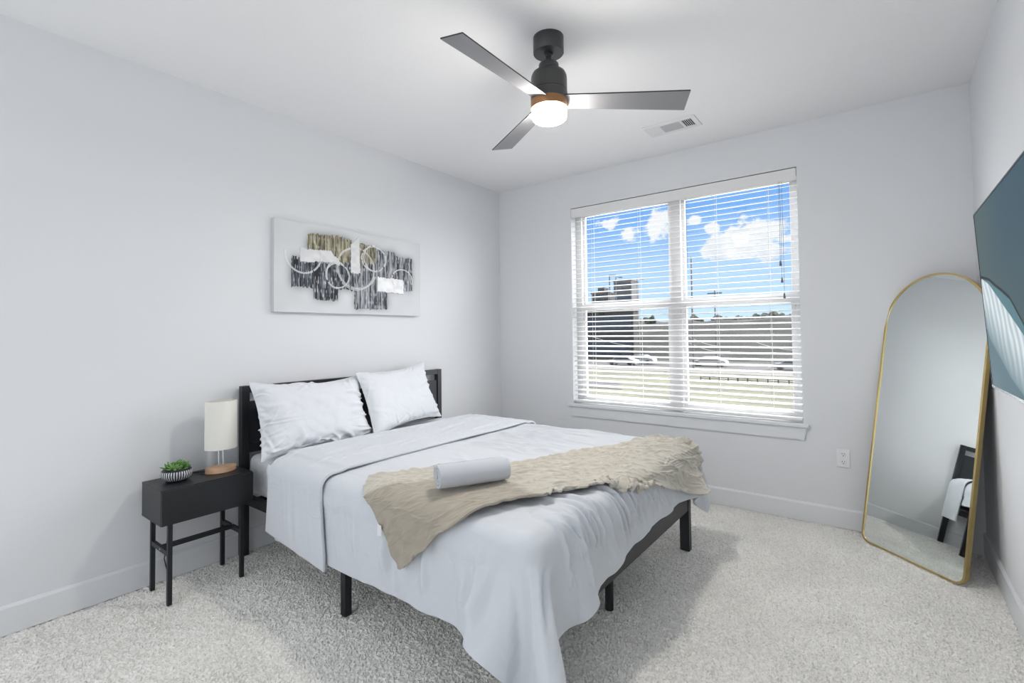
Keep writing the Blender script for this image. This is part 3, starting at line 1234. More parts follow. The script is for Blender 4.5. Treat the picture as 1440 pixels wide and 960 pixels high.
def creases(xu, yu):
    h = np.zeros_like(xu)
    rg = np.random.default_rng(5)

    def line(x0, y0, x1, y1, w, a, curve=0.0):
        nonlocal h
        dx_, dy_ = x1-x0, y1-y0
        L_ = math.hypot(dx_, dy_)
        ex, ey = dx_/L_, dy_/L_
        s_ = ((xu-x0)*ex+(yu-y0)*ey)/L_
        d_ = (xu-x0)*(-ey)+(yu-y0)*ex-curve*np.sin(np.clip(s_, 0, 1)*math.pi)
        tap = np.clip(np.sin(np.clip(s_, 0, 1)*math.pi), 0, 1)**.7
        h += a*tap*(np.exp(-(d_/w)**2)-.5*np.exp(-((d_-1.9*w)/(1.3*w))**2))
    # tension folds on the foot side, fanning away from the near corner
    for i in range(34):
        t_ = i/33
        y0 = -2.42+t_*1.30+rg.normal(0, .02)
        sl = .25+.75*t_+rg.normal(0, .1)
        x0 = 1.99+rg.uniform(-.07, .14)
        ln_ = rg.uniform(.25, .46)
        line(x0, y0, x0+ln_, y0+sl*ln_, rg.uniform(.006, .011), rg.uniform(.009, .017), rg.normal(0, .02))
    for i in range(30):
        y0 = rg.uniform(-2.40, -1.05)
        t_ = (y0+2.4)/1.3
        x0 = rg.uniform(2.05, 2.32)
        ln_ = rg.uniform(.08, .2)
        sl = .2+.8*t_+rg.normal(0, .25)
        line(x0, y0, x0+ln_, y0+sl*ln_, rg.uniform(.006, .011), rg.uniform(.005, .010), rg.normal(0, .01))
    # soft vertical folds on the near side
    for i in range(16):
        x0 = rg.uniform(1.0, 2.1)
        line(x0, -2.62+rg.uniform(-.03, .03), x0+rg.normal(.02, .06), -2.97, rg.uniform(.018, .035), rg.uniform(.004, .011))
    # ripples on top, running along the bed
    for i in range(34):
        y0 = rg.uniform(-1.75, -.98)
        x0 = rg.uniform(.98, 1.35)
        ln_ = rg.uniform(.2, .55)
        line(x0, y0, x0+ln_, y0+rg.normal(.02, .05), rg.uniform(.010, .018), rg.uniform(.004, .009), rg.normal(0, .01))
    for i in range(24):
        y0 = rg.uniform(-2.5, -1.0)
        x0 = rg.uniform(1.0, 1.9)
        ln_ = rg.uniform(.15, .45)
        line(x0, y0, x0+ln_*rg.uniform(.5, 1), y0+rg.normal(0, .15), rg.uniform(.012, .03), rg.uniform(.002, .006), rg.normal(0, .015))
    # gathers at the far foot corner
    for i in range(10):
        x0 = rg.uniform(1.95, 2.25)
        line(x0, -.95, x0+rg.normal(.08, .05), -.55, rg.uniform(.012, .02), rg.uniform(.005, .012))
    return h


def refine(P, f=2):
    """bilinear upsample of a grid, smoothed"""
    nu_, nv_ = P.shape[:2]
    u = np.linspace(0, nu_-1, (nu_-1)*f+1)
    v_ = np.linspace(0, nv_-1, (nv_-1)*f+1)

    def cub(A, t):
        i = np.clip(t.astype(int), 0, A.shape[0]-2)
        fr_ = (t-i).reshape(-1, *([1]*(A.ndim-1)))
        p0 = A[np.maximum(i-1, 0)]
        p1 = A[i]
        p2 = A[i+1]
        p3 = A[np.minimum(i+2, A.shape[0]-1)]
        return .5*(2*p1+(p2-p0)*fr_+(2*p0-5*p1+4*p2-p3)*fr_**2+(3*p1-p0-3*p2+p3)*fr_**3)
    A = cub(P, u)
    return np.swapaxes(cub(np.swapaxes(A, 0, 1), v_), 0, 1)


Pf = refine(Pd, 4)
ru = refine(GXU[..., None], 4)[..., 0]
rv = np.linspace(DY0, DY1, Pf.shape[1])[None, :]*np.ones((Pf.shape[0], 1))
nf = grid_normals(Pf)
hem = np.ones(ru.shape)
hem *= np.clip((np.arange(ru.shape[0])[::-1])/28, 0, 1)[:, None]
hem *= np.clip(np.arange(ru.shape[1])/24, 0, 1)[None, :]*np.clip(np.arange(ru.shape[1])[::-1]/24, 0, 1)[None, :]
under = blur(inpoly([(1.25, -2.45), (1.42, -2.25), (1.66, -2.0), (1.86, -1.52), (2.0, -1.0), (2.3, -.95), (2.38, -1.2), (2.24, -1.6), (2.07, -2.05), (1.9, -2.45), (1.8, -2.62), (1.58, -2.82), (1.4, -2.65)], ru, rv).astype(float), 6)
h_ = 1.7*hem*(1-.95*under)*creases(ru, rv)+.0035*(smoothnoise(ru.shape, (26, 26), 61)-.5)+.006*(smoothnoise(ru.shape, (10, 10), 62)-.5)
Pf = Pf+nf*h_[..., None]
duv = cloth_obj(Pf, 'duvet', M_duvet, .012, None, (1.3, -1.742, .62), sub=0)
tag(duv, 'white duvet draped over the bed, one corner hanging low at the front', 'duvet')
duv_bvh = bvh_of(Pf[::2, ::2])

# turned-back head end of the duvet: a second layer
FX0, FX1 = .40, 1.005
nu2, nv2 = 34, 126
gx = np.linspace(FX0, FX1, nu2)[:, None]*np.ones((1, nv2))
gy = np.linspace(-2.975, -.50, nv2)[None, :]*np.ones((nu2, 1))
gy = gy-.05*np.clip((-2.5-gy)/.45, 0, 1)*(gx-.55)/.45
gx = gx+.15*np.clip((-2.45-gy)/.25, 0, 1)*(FX1-gx)/(FX1-FX0)+.04*np.clip((-2.6-gy)/.35, 0, 1)*(gx-.7)/.3
Q0 = np.stack([gx, gy, np.full_like(gx, .654)], -1)
Q0r = Q0.copy()
Q0[..., 2] += .010*smoothnoise((nu2, nv2), (4, 9), 8)
PIN2 = (gy > -2.50) & (gy < -.99)
Qd = simulate(Q0, [box_of(-.2, 2.180, -2.638, -.847, -.3, .648, .075)], 220, bend=(2, 4), fric=.3, rest0=Q0r, pin=PIN2, iters=5)
Qf = refine(Qd, 3)
Qf = lay_on(Qf, duv_bvh, .006, 2)
ru = np.linspace(FX0, FX1, Qf.shape[0])[:, None]*np.ones((1, Qf.shape[1]))
rv = np.linspace(-2.975, -.5, Qf.shape[1])[None, :]*np.ones((Qf.shape[0], 1))
hq = np.zeros_like(ru)
rg = np.random.default_rng(9)
for i in range(30):
    y0, x0 = rg.uniform(-2.5, -.95), rg.uniform(.45, .9)
    ly = rg.uniform(.15, .5)
    s_ = np.clip((rv-y0)/ly+.5, 0, 1)
    d_ = (ru-x0)-rg.normal(0, .12)*(rv-y0)-rg.normal(0, .03)*np.sin(s_*math.pi)
    w_ = rg.uniform(.008, .018)
    hq += rg.uniform(.002, .006)*np.sin(s_*math.pi)*(np.exp(-(d_/w_)**2)-.5*np.exp(-((d_-2*w_)/(1.3*w_))**2))
for i in range(9):
    x0 = rg.uniform(.5, 1.0)
    s_ = np.clip((rv+2.64)/-.34, 0, 1)
    d_ = (ru-x0)-rg.normal(0, .06)*s_
    w_ = rg.uniform(.015, .03)
    hq += rg.uniform(.004, .010)*s_*np.exp(-(d_/w_)**2)
hq *= np.clip(np.arange(ru.shape[1])/20, 0, 1)[None, :]*np.clip(np.arange(ru.shape[0])/8, 0, 1)[:, None]*np.clip(np.arange(ru.shape[0])[::-1]/8, 0, 1)[:, None]
# rolled leading fold at the head end
hd = np.clip((.06-(ru-FX0))/.06, 0, 1)
Qf = Qf+grid_normals(Qf)*hq[..., None]
Qf[..., 2] -= .035*hd**2*(rv > -2.62)*(rv < -.87)
fold = cloth_obj(Qf, 'turned_back_fold', M_duvet, .014, duv, sub=0)
fold_bvh = bvh_of(Qf[::2, ::2])


# ------------------------------------------------------------------ pillows
def pillow_shape(w, h, thick, seed, steps=170):
    n1, n2 = 56, 42
    u = np.linspace(-w/2, w/2, n1)[:, None]*np.ones((1, n2))
    v_ = np.linspace(-h/2, h/2, n2)[None, :]*np.ones((n1, 1))
    base = np.stack([u, v_, np.zeros_like(u)], -1)
    A = base.copy()
    B = base.copy()
    e = (1-(2*u/w)**2)*(1-(2*v_/h)**2)
    A[..., 2] = .02*e+.004*(smoothnoise(u.shape, (9, 7), seed)-.5)*(e > 0)
    B[..., 2] = -.02*e
    cons = make_constraints(base, (2,))
    VA = np.zeros_like(A)
    VB = np.zeros_like(B)
    pr = .030
    for it in range(steps):
        nA = grid_normals(A)
        nB = grid_normals(B)
        vol = np.clip(1.0-(A[n1//2, n2//2, 2]-B[n1//2, n2//2, 2])/thick, -1, 1)
        VA = VA*.9+nA*pr*vol*.06
        VB = VB*.9-nB*pr*vol*.06
        oa, ob = A.copy(), B.copy()
        A = A+VA
        B = B+VB
        for _ in range(3):
            for (fa, fb, rest, k) in cons:
                solve_pairs(A, fa, fb, rest, k)
                solve_pairs(B, fa, fb, rest, k)
            for s_ in (np.s_[0, :], np.s_[-1, :], np.s_[:, 0], np.s_[:, -1]):
                mid = .5*(A[s_]+B[s_])
                A[s_] = mid
                B[s_] = mid
        VA = (A-oa)*.5
        VB = (B-ob)*.5
    for _ in range(6):
        for Q in (A, B):
            for ax in (0, 1):
                q = np.swapaxes(Q, 0, ax)
                m_ = q.copy()
                m_[1:-1] = .5*q[1:-1]+.25*(q[:-2]+q[2:])
                q[:] = m_
        for s_ in (np.s_[0, :], np.s_[-1, :], np.s_[:, 0], np.s_[:, -1]):
            mid = .5*(A[s_]+B[s_])
            for _k in range(60):
                mid[1:-1] = .5*mid[1:-1]+.25*(mid[:-2]+mid[2:])
            A[s_] = mid
            B[s_] = mid
    for _ in range(4):
        for Q in (A, B):
            Q[1:-1, 1:-1] = .5*Q[1:-1, 1:-1]+.125*(Q[:-2, 1:-1]+Q[2:, 1:-1]+Q[1:-1, :-2]+Q[1:-1, 2:])
    return A, B


def place_pillow(name, label, w, h, thick, seed, c0, xb, xt, z0, yaw_, roll_, bow=.03, sag=0.0, nfold=40, famp=1.0):
    A, B = pillow_shape(w, h, thick, seed)
    out = []
    for Pp, sgn in ((A, 1), (B, -1)):
        Pp = refine(Pp, 3)
        n_ = grid_normals(Pp)*sgn
        m2 = smoothnoise(Pp.shape[:2], (5, 6), seed+4)-.5
        m3 = smoothnoise(Pp.shape[:2], (16, 13), seed+5)-.5
        edge = np.ones(Pp.shape[:2])
        edge[[0, -1], :] = 0
        edge[:, [0, -1]] = 0
        edge = np.clip(blur(edge, 5)*1.4-.3, 0, 1)
        fa = np.linspace(-1, 1, Pp.shape[0])[:, None]
        fb = np.linspace(-1, 1, Pp.shape[1])[None, :]
        rq = np.random.default_rng(seed+9)
        cr = np.zeros(Pp.shape[:2])
        for _ in range(nfold):
            # folds run inwards from the seams and corners
            ang = rq.uniform(0, 2*math.pi)
            ea, eb = np.clip(1.25*math.cos(ang), -1, 1), np.clip(1.25*math.sin(ang), -1, 1)
            dr = math.atan2(-eb*.6+rq.normal(0, .45), -ea+rq.normal(0, .45))
            ca, sa = math.cos(dr), math.sin(dr)
            le = rq.uniform(.25, .8)
            s_ = ((fa-ea)*ca+(fb-eb)*sa)/le
            d_ = -(fa-ea)*sa+(fb-eb)*ca-rq.normal(0, .05)*np.sin(np.clip(s_, 0, 1)*math.pi)
            wd_ = rq.uniform(.020, .05)
            tp = np.clip(1-s_, 0, 1)*np.clip(s_*5-.15, 0, 1)
            cr += rq.uniform(.004, .011)*famp*tp*(np.exp(-(d_/wd_)**2)-.5*np.exp(-((d_-1.9*wd_)/(1.3*wd_))**2))
        Pp = Pp+n_*((cr+.012*m2+.004*famp*m3)*edge)[..., None]
        # seams pull in between the corners
        Pp[..., 0] *= 1-.055*(1-fb**2)*np.abs(fa)**3
        Pp[..., 1] *= 1-.075*(1-fa**2)*np.abs(fb)**3
        out.append(Pp)
    verts = []
    for Pp in out:
        a = Pp[..., 0]
        b2 = Pp[..., 1]
        c = Pp[..., 2]
        # roll in the pillow's own plane
        a2 = a*math.cos(roll_)-b2*math.sin(roll_)
        b3 = a*math.sin(roll_)+b2*math.cos(roll_)
        t_ = np.clip((b3+h/2)/h, -.1, 1.15)
        ang = math.atan2(xb-xt, h*.95)
        z = z0+(b3+h/2)*math.cos(ang)-sag*(2*a2/w)**2
        x = xb-(b3+h/2)*math.sin(ang)+c*math.cos(ang)-bow*np.sin(np.clip(t_, 0, 1)*math.pi)
        z = z+c*math.sin(ang)
        y = c0+a2
        xx = x-(y-c0)*math.sin(yaw_)
        verts.append(np.stack([xx, y, z], -1))
    Aw, Bw = verts
    n1, n2 = Aw.shape[:2]
    allv = np.concatenate([Aw.reshape(-1, 3), Bw.reshape(-1, 3)])
    idx = np.arange(n1*n2).reshape(n1, n2)

    def faces(ix, fl):
        a, b2, c, d = ix[:-1, :-1].ravel(), ix[1:, :-1].ravel(), ix[1:, 1:].ravel(), ix[:-1, 1:].ravel()
        return np.stack([a, b2, c, d] if not fl else [a, d, c, b2], 1)
    fc = np.concatenate([faces(idx, False), faces(idx+n1*n2, True)])
    me = bpy.data.meshes.new(name)
    me.from_pydata(allv.tolist(), [], fc.tolist())
    bm_ = bmesh.new()
    bm_.from_mesh(me)
    bmesh.ops.remove_doubles(bm_, verts=bm_.verts[:], dist=.0004)
    bmesh.ops.recalc_face_normals(bm_, faces=bm_.faces[:])
    bm_.to_mesh(me)
    bm_.free()
    o = link(me, name, M_pillow, None, (xb, c0, z0), smooth=True)
    return tag(o, label, 'pillow', 'bed pillows')


place_pillow('pillow', 'rumpled white pillow on the near half of the bed, next to the lamp', .80, .47, .18, 100, -2.225, .385, .205, .600, .06, R(-1), .02, nfold=60, famp=1.7)
place_pillow('pillow', 'smooth upright white pillow on the far half of the bed, toward the window', .77, .48, .15, 200, -1.525, .362, .160, .628, .17, R(2), .015, nfold=34, famp=.9)

# ------------------------------------------------------------------ throw blanket
ZT, XE, YL, RR = .640, 2.165, -2.60, .07


def polyline(pts, n):
    pts = np.array(pts, float)
    d = np.r_[0, np.cumsum(np.linalg.norm(np.diff(pts, axis=0), axis=1))]
    t_ = np.linspace(0, d[-1], n)
    return np.stack([np.interp(t_, d, pts[:, k]) for k in range(2)], -1)


NSU, NTV = 210, 70
top = polyline([(1.20, -2.52), (1.36, -2.29), (1.60, -2.016), (1.72, -1.77), (1.805, -1.527), (1.89, -1.28), (1.954, -1.06), (2.01, -.93)], NSU)
bot = polyline([(1.575, -2.90), (1.69, -2.79), (1.80, -2.69), (1.88, -2.60), (1.945, -2.498), (2.03, -2.288), (2.12, -2.06), (2.20, -1.85), (2.29, -1.60), (2.37, -1.35), (2.44, -1.12), (2.47, -.97)], NSU)
lef = polyline([(1.20, -2.52), (1.27, -2.60), (1.36, -2.70), (1.45, -2.79), (1.51, -2.87), (1.575, -2.90)], NTV)
rig = polyline([(2.01, -.93), (2.14, -.90), (2.32, -.90), (2.47, -.97)], NTV)
su = np.linspace(0, 1, NSU)[:, None, None]
tv_ = np.linspace(0, 1, NTV)[None, :, None]
Cc = (1-tv_)*top[:, None]+tv_*bot[:, None]+(1-su)*lef[None]+su*rig[None]-((1-su)*(1-tv_)*top[0]+su*(1-tv_)*top[-1]+(1-su)*tv_*bot[0]+su*tv_*bot[-1])
# irregular edges
wob = .012*(smoothnoise((NSU, NTV), (26, 7), 301)-.5)
Cc[..., 0] += wob+.02*(smoothnoise((NSU, NTV), (9, 3), 302)-.5)
Pt = np.zeros((NSU, NTV, 3))
for i in range(NSU):
    for j in range(NTV):
        xu, yu = Cc[i, j]
        # ideal rolled surface point and its outward normal
        if yu < YL:
            s_ = YL-yu
            a = min(s_/RR, math.pi/2)
            p = Vector((xu, YL-RR*math.sin(a), ZT-RR+RR*math.cos(a)))
            nrm = Vector((0, -math.sin(a), math.cos(a)))
            if a >= math.pi/2:
                p.z -= s_-RR*math.pi/2
        elif xu > XE:
            s_ = xu-XE
            a = min(s_/RR, math.pi/2)
            p = Vector((XE+RR*math.sin(a), yu, ZT-RR+RR*math.cos(a)))
            nrm = Vector((math.sin(a), 0, math.cos(a)))
            if a >= math.pi/2:
                p.z -= s_-RR*math.pi/2
        else:
            p = Vector((xu, yu, ZT))
            nrm = Vector((0, 0, 1))
        hit = duv_bvh.ray_cast(p+nrm*.25, -nrm, .6)
        if hit[0] is not None:
            p = hit[0]
        Pt[i, j] = p+nrm*.021
for _ in range(5):
    Pt[1:-1] = .5*Pt[1:-1]+.25*(Pt[:-2]+Pt[2:])
    Pt[:, 1:-1] = .5*Pt[:, 1:-1]+.25*(Pt[:, :-2]+Pt[:, 2:])
Pt = lay_on(Pt, duv_bvh, .021, 2)
for _ in range(3):
    Pt[1:-1] = .5*Pt[1:-1]+.25*(Pt[:-2]+Pt[2:])
    Pt[:, 1:-1] = .5*Pt[:, 1:-1]+.25*(Pt[:, :-2]+Pt[:, 2:])
Pt = lay_on(Pt, duv_bvh, .020, 1)
Pt = refine(Pt, 3)
sh = Pt.shape[:2]
U_ = np.linspace(0, 1, sh[0])[:, None]*np.ones((1, sh[1]))
V_ = np.linspace(0, 1, sh[1])[None, :]*np.ones((sh[0], 1))
# ruched fabric: many short raised gathers
ht = np.zeros(sh)
rg = np.random.default_rng(17)
for i in range(900):
    a0, b0 = rg.random(), rg.random()
    ang = rg.normal(.15, .35)
    ca, sa = math.cos(ang), math.sin(ang)
    du_, dv_ = (U_-a0)*2.0, (V_-b0)*.55
    e1 = du_*ca+dv_*sa
    e2 = -du_*sa+dv_*ca
    ll, ww = rg.uniform(.02, .08), rg.uniform(.0035, .007)
    ht += rg.uniform(.003, .009)*np.exp(-(e1/ll)**2-(e2/ww)**2)
ht = .015*np.tanh(ht/.015)
edge_roll = np.exp(-((V_-1)/.05)**2)*.012+np.exp(-(V_/.04)**2)*.006
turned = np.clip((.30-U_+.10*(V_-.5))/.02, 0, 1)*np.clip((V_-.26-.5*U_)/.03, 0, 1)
ht = ht*(1-.55*turned)+edge_roll+.006*turned
Pt = Pt+grid_normals(Pt)*-1*ht[..., None] if grid_normals(Pt)[sh[0]//2, sh[1]//2, 2] < 0 else Pt+grid_normals(Pt)*ht[..., None]
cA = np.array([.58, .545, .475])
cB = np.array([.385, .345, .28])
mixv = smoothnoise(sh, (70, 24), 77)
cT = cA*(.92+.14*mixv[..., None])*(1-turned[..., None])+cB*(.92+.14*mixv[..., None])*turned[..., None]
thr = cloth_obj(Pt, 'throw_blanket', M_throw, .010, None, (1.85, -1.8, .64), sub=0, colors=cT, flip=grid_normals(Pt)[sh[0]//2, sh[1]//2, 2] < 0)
tag(thr, 'crinkled beige throw laid across the foot of the bed', 'throw blanket')
# care label on the hanging end
pt = Pt[3, int(sh[1]*.62)]
m_ = MB()
m_.box(pt[0]-.012, pt[0]+.012, pt[1]-.010, pt[1]-.008, pt[2]-.040, pt[2]+.004, .0005, rot=None)
m_.build('care_label', M_plate, thr, label='small white sewn-in care label')

# ------------------------------------------------------------------ rolled plush towel
ra_, rb_ = Vector((1.650, -2.520, 0)), Vector((1.790, -2.262, 0))
rdir = (rb_-ra_).normalized()
rperp = Vector((0, 0, 1)).cross(rdir)
rmid = (ra_+rb_)/2
rl = (rb_-ra_).length+.01
hit = bvh_of(Pt[::3, ::3]).ray_cast(Vector((rmid.x, rmid.y, 1.2)), Vector((0, 0, -1)))
zr = (hit[0].z if hit[0] is not None else .66)+.004
RO = .058
tw = []
nturn = 3.3
ns_ = 220
for i in range(ns_):
    f = i/(ns_-1)
    a = nturn*2*math.pi*f
    rad = .006+(RO-.010)*f
    tw.append((rad*math.cos(a-1.2), rad*math.sin(a-1.2)*.93))
thk = .0105
m_ = MB()
secp = []
outp, inp = [], []
for i in range(ns_):
    p_ = np.array(tw[i])
    d_ = np.array(tw[min(i+1, ns_-1)])-np.array(tw[max(i-1, 0)])
    d_ = d_/np.linalg.norm(d_)
    nr_ = np.array([d_[1], -d_[0]])
    outp.append(p_+nr_*thk/2*.98)
    inp.append(p_-nr_*thk/2*.98)
prof = outp+inp[::-1]
nl = 26
bmx = bmesh.new()
rings = []
zc = zr+RO*.93+.003
for k in range(nl+1):
    f = k/nl
    ring = []
    puff = 1-.05*(abs(2*f-1)**6)+.010*math.sin(f*17)+.008*math.sin(f*31+1)
    for (a, b2) in prof:
        p_ = ra_+rdir*(rl*f-.005)+rperp*(a*puff)+Vector((0, 0, zc+b2*puff))
        ring.append(bmx.verts.new(p_))
    rings.append(ring)
npf = len(prof)
for k in range(nl):
    for i in range(npf):
        j = (i+1) % npf
        bmx.faces.new((rings[k][i], rings[k][j], rings[k+1][j], rings[k+1][i]))
for ring, flp in ((rings[0], 0), (rings[-1], 1)):
    for i in range(ns_-1):
        q = (ring[i], ring[i+1], ring[npf-2-i], ring[npf-1-i])
        bmx.faces.new(q if not flp else q[::-1])
bmesh.ops.recalc_face_normals(bmx, faces=bmx.faces[:])
me = bpy.data.meshes.new('roll')
bmx.to_mesh(me)
bmx.free()
tow = link(me, 'rolled_towel', M_towel, None, (rmid.x, rmid.y, zr), smooth=True)
md = tow.modifiers.new('e', 'EDGE_SPLIT')
md.split_angle = R(60)
tag(tow, 'thick white rolled-up towel lying on the beige throw', 'towel')

# ------------------------------------------------------------------ nightstand
NX0, NX1, NY0, NY1, NZ0, NZ1 = .058, .335, -3.061, -2.630, .386, .556
nsd = empty('nightstand', ((NX0+NX1)/2, (NY0+NY1)/2, 0), 'small black nightstand with one drawer and slim legs beside the bed', 'nightstand')
m_ = MB()
m_.box(NX0, NX1-.012, NY0, NY1, NZ1-.014, NZ1, .0015)
m_.box(NX0, NX1-.012, NY0, NY1, NZ0, NZ0+.012, .0015)
m_.box(NX0+.001, NX1-.013, NY0+.0005, NY0+.014, NZ0+.010, NZ1-.012)
m_.box(NX0+.001, NX1-.013, NY1-.014, NY1-.0005, NZ0+.010, NZ1-.012)
m_.box(NX0+.001, NX0+.008, NY0+.010, NY1-.010, NZ0+.010, NZ1-.012)
m_.build('cabinet_body', M_night, nsd)
m_ = MB()
m_.box(NX1-.010, NX1, NY0+.001, NY1-.001, NZ0+.002, NZ1-.003, .002)
m_.build('drawer_front', M_night, nsd)
LS = .020
for (x0, y0) in ((.076, -3.030), (.306, -3.030), (.066, -2.690), (.300, -2.690)):
    MB().box(x0, x0+LS, y0, y0+LS, .002, NZ0, .0015).build('leg', M_black, nsd)
MB().box(.096, .306, -3.028, -3.012, .232, .256, .001).build('side_stretcher', M_black, nsd)
MB().box(.086, .300, -2.688, -2.672, .232, .256, .001).build('side_stretcher', M_black, nsd)
MB().box(.186, .206, -3.012, -2.688, .234, .256, .001).build('cross_stretcher', M_black, nsd)
MB().lathe([(0, .002), (.004, .0015), (.005, 0)], (.212, -3.028, .244), 12, Matrix.Rotation(R(90), 4, 'X')).build('screw', M_steelc, nsd)
MB().lathe([(0, .002), (.004, .0015), (.005, 0)], (.204, -2.680, .262), 12, Matrix.Rotation(R(90), 4, 'Y')).build('screw', M_steelc, nsd)

# ------------------------------------------------------------------ table lamp
lx, ly, lz = .185, -2.735, NZ1
lamp = empty('table_lamp', (lx, ly, lz), 'table lamp with a pale linen shade on a beech base, on the nightstand', 'lamp')


def lens(L_, D_, n=24, rtip=.0):
    """pointed oval: two arcs; long axis along local x"""
    h2, d2 = L_/2, D_/2
    rad = (h2*h2+d2*d2)/(2*d2)
    a0 = math.asin(h2/rad)
    pts = []
    for i in range(n+1):
        a = -a0+2*a0*i/n
        pts.append((rad*math.sin(a), rad*math.cos(a)-(rad-d2)))
    for i in range(1, n):
        a = a0-2*a0*i/n
        pts.append((rad*math.sin(a), -(rad*math.cos(a)-(rad-d2))))
    return pts


LROT = R(90-4)


def lpt(a, b2, z):
    return Vector((lx+a*math.cos(LROT)-b2*math.sin(LROT), ly+a*math.sin(LROT)+b2*math.cos(LROT), z))


MB().prism([lpt(a, b2, lz+.001) for a, b2 in lens(.158, .110)], (0, 0, .027), .0015).build('base', M_wood, lamp, smooth=30, label='pale beech wood oval base')
for o_ in (-.012, .010):
    MB().tube([lpt(o_, 0, lz+.026), lpt(o_, 0, .80)], .0045, 12).build('stem', M_chrome, lamp, smooth=40)
so_, si_ = lens(.165, .125), lens(.161, .121)
bmx = bmesh.new()
Z0s, Z1s = .682, .942
rings = []
for pl, z in ((so_, Z0s), (so_, Z1s), (si_, Z1s), (si_, Z0s)):
    rings.append([bmx.verts.new(lpt(a, b2, z)) for a, b2 in pl])
n = len(so_)
for k in range(4):
    for i in range(n):
        j = (i+1) % n
        bmx.faces.new((rings[k][i], rings[k][j], rings[(k+1) % 4][j], rings[(k+1) % 4][i]))
bmesh.ops.recalc_face_normals(bmx, faces=bmx.faces[:])
me = bpy.data.meshes.new('shade')
bmx.to_mesh(me)
bmx.free()
shd = link(me, 'lamp_shade', M_shade, lamp, smooth=True)
md = shd.modifiers.new('e', 'EDGE_SPLIT')
md.split_angle = R(35)
MB().tube([lpt(-.07, 0, .80), lpt(.07, 0, .80)], .003, 8).build('shade_support', M_chrome, lamp)
MB().lathe([(.012, .80), (.014, .82), (.014, .85), (0, .85)], (lx, ly, 0), 16).build('bulb_socket', M_plate, lamp, smooth=40)
MB().lathe([(.012, .85), (.022, .87), (.026, .89), (.020, .915), (0, .925)], (lx, ly, 0), 20).build('bulb', M_plate, lamp, smooth=60)
MB().tube([lpt(-.065, .025, lz+.008), lpt(-.09, .05, lz+.006), (.10, -2.85, lz+.005), (.085, -2.872, lz+.004), (.05, -2.88, lz+.003), (.035, -2.88, lz-.03), (.035, -2.90, .40), (.04, -2.93, .30), (.03, -2.95, .12), (.03, -2.93, .02)], .003, 8).build('power_cord', M_cable, lamp, smooth=60)

# ------------------------------------------------------------------ potted succulent
px_, py_, pz_ = .175, -2.945, NZ1
pot = empty('potted_succulent', (px_, py_, pz_), 'small green succulent in a black bowl with white stripes, on the nightstand', 'plant')
prof = [(0, .001), (.030, .001), (.040, .004), (.056, .018), (.0625, .034), (.060, .048), (.052, .058), (.048, .060), (.046, .056), (.050, .046), (.050, .040), (0, .040)]
prof = [(a*1.16, b2*1.08) for a, b2 in prof]
bowl = MB().lathe(prof, (px_, py_, pz_), 96).build('bowl', None, pot, smooth=50)
M_bowl = bpy.data.materials.new('striped_glaze')
M_bowl.use_nodes = True
t = M_bowl.node_tree
b = t.nodes['Principled BSDF']
b.inputs['Roughness'].default_value = .3
tcn = t.nodes.new('ShaderNodeTexCoord')
sp = t.nodes.new('ShaderNodeSeparateXYZ')
t.links.new(tcn.outputs['Object'], sp.inputs[0])


def tm(op, a, b2=None):
    n = t.nodes.new('ShaderNodeMath')
    n.operation = op
    for i, v_ in enumerate((a, b2)):
        if v_ is None:
            continue
        if isinstance(v_, (int, float)):
            n.inputs[i].default_value = v_
        else:
            t.links.new(v_, n.inputs[i])
    return n.outputs[0]


an = tm('ARCTAN2', sp.outputs[1], sp.outputs[0])
nzz = t.nodes.new('ShaderNodeTexNoise')
t.links.new(tcn.outputs['Object'], nzz.inputs['Vector'])
nzz.inputs['Scale'].default_value = 45
wv = tm('SINE', tm('ADD', tm('MULTIPLY', an, 38), tm('MULTIPLY', nzz.outputs[0], 2.2)))
inz = tm('MULTIPLY', tm('GREATER_THAN', sp.outputs[2], .006), tm('LESS_THAN', sp.outputs[2], .055))
msk = tm('MULTIPLY', tm('GREATER_THAN', wv, .15), inz)
mx = t.nodes.new('ShaderNodeMix')
mx.data_type = 'RGBA'
t.links.new(msk, mx.inputs[0])
mx.inputs[6].default_value = (.010, .011, .016, 1)
mx.inputs[7].default_value = (.62, .63, .66, 1)
t.links.new(mx.outputs[2], b.inputs['Base Color'])
bowl.data.materials.append(M_bowl)
MB().lathe([(.056, .048), (.03, .053), (0, .054)], (px_, py_, pz_), 32).build('soil', M_soil, pot, smooth=60)
rg = random.Random(4)
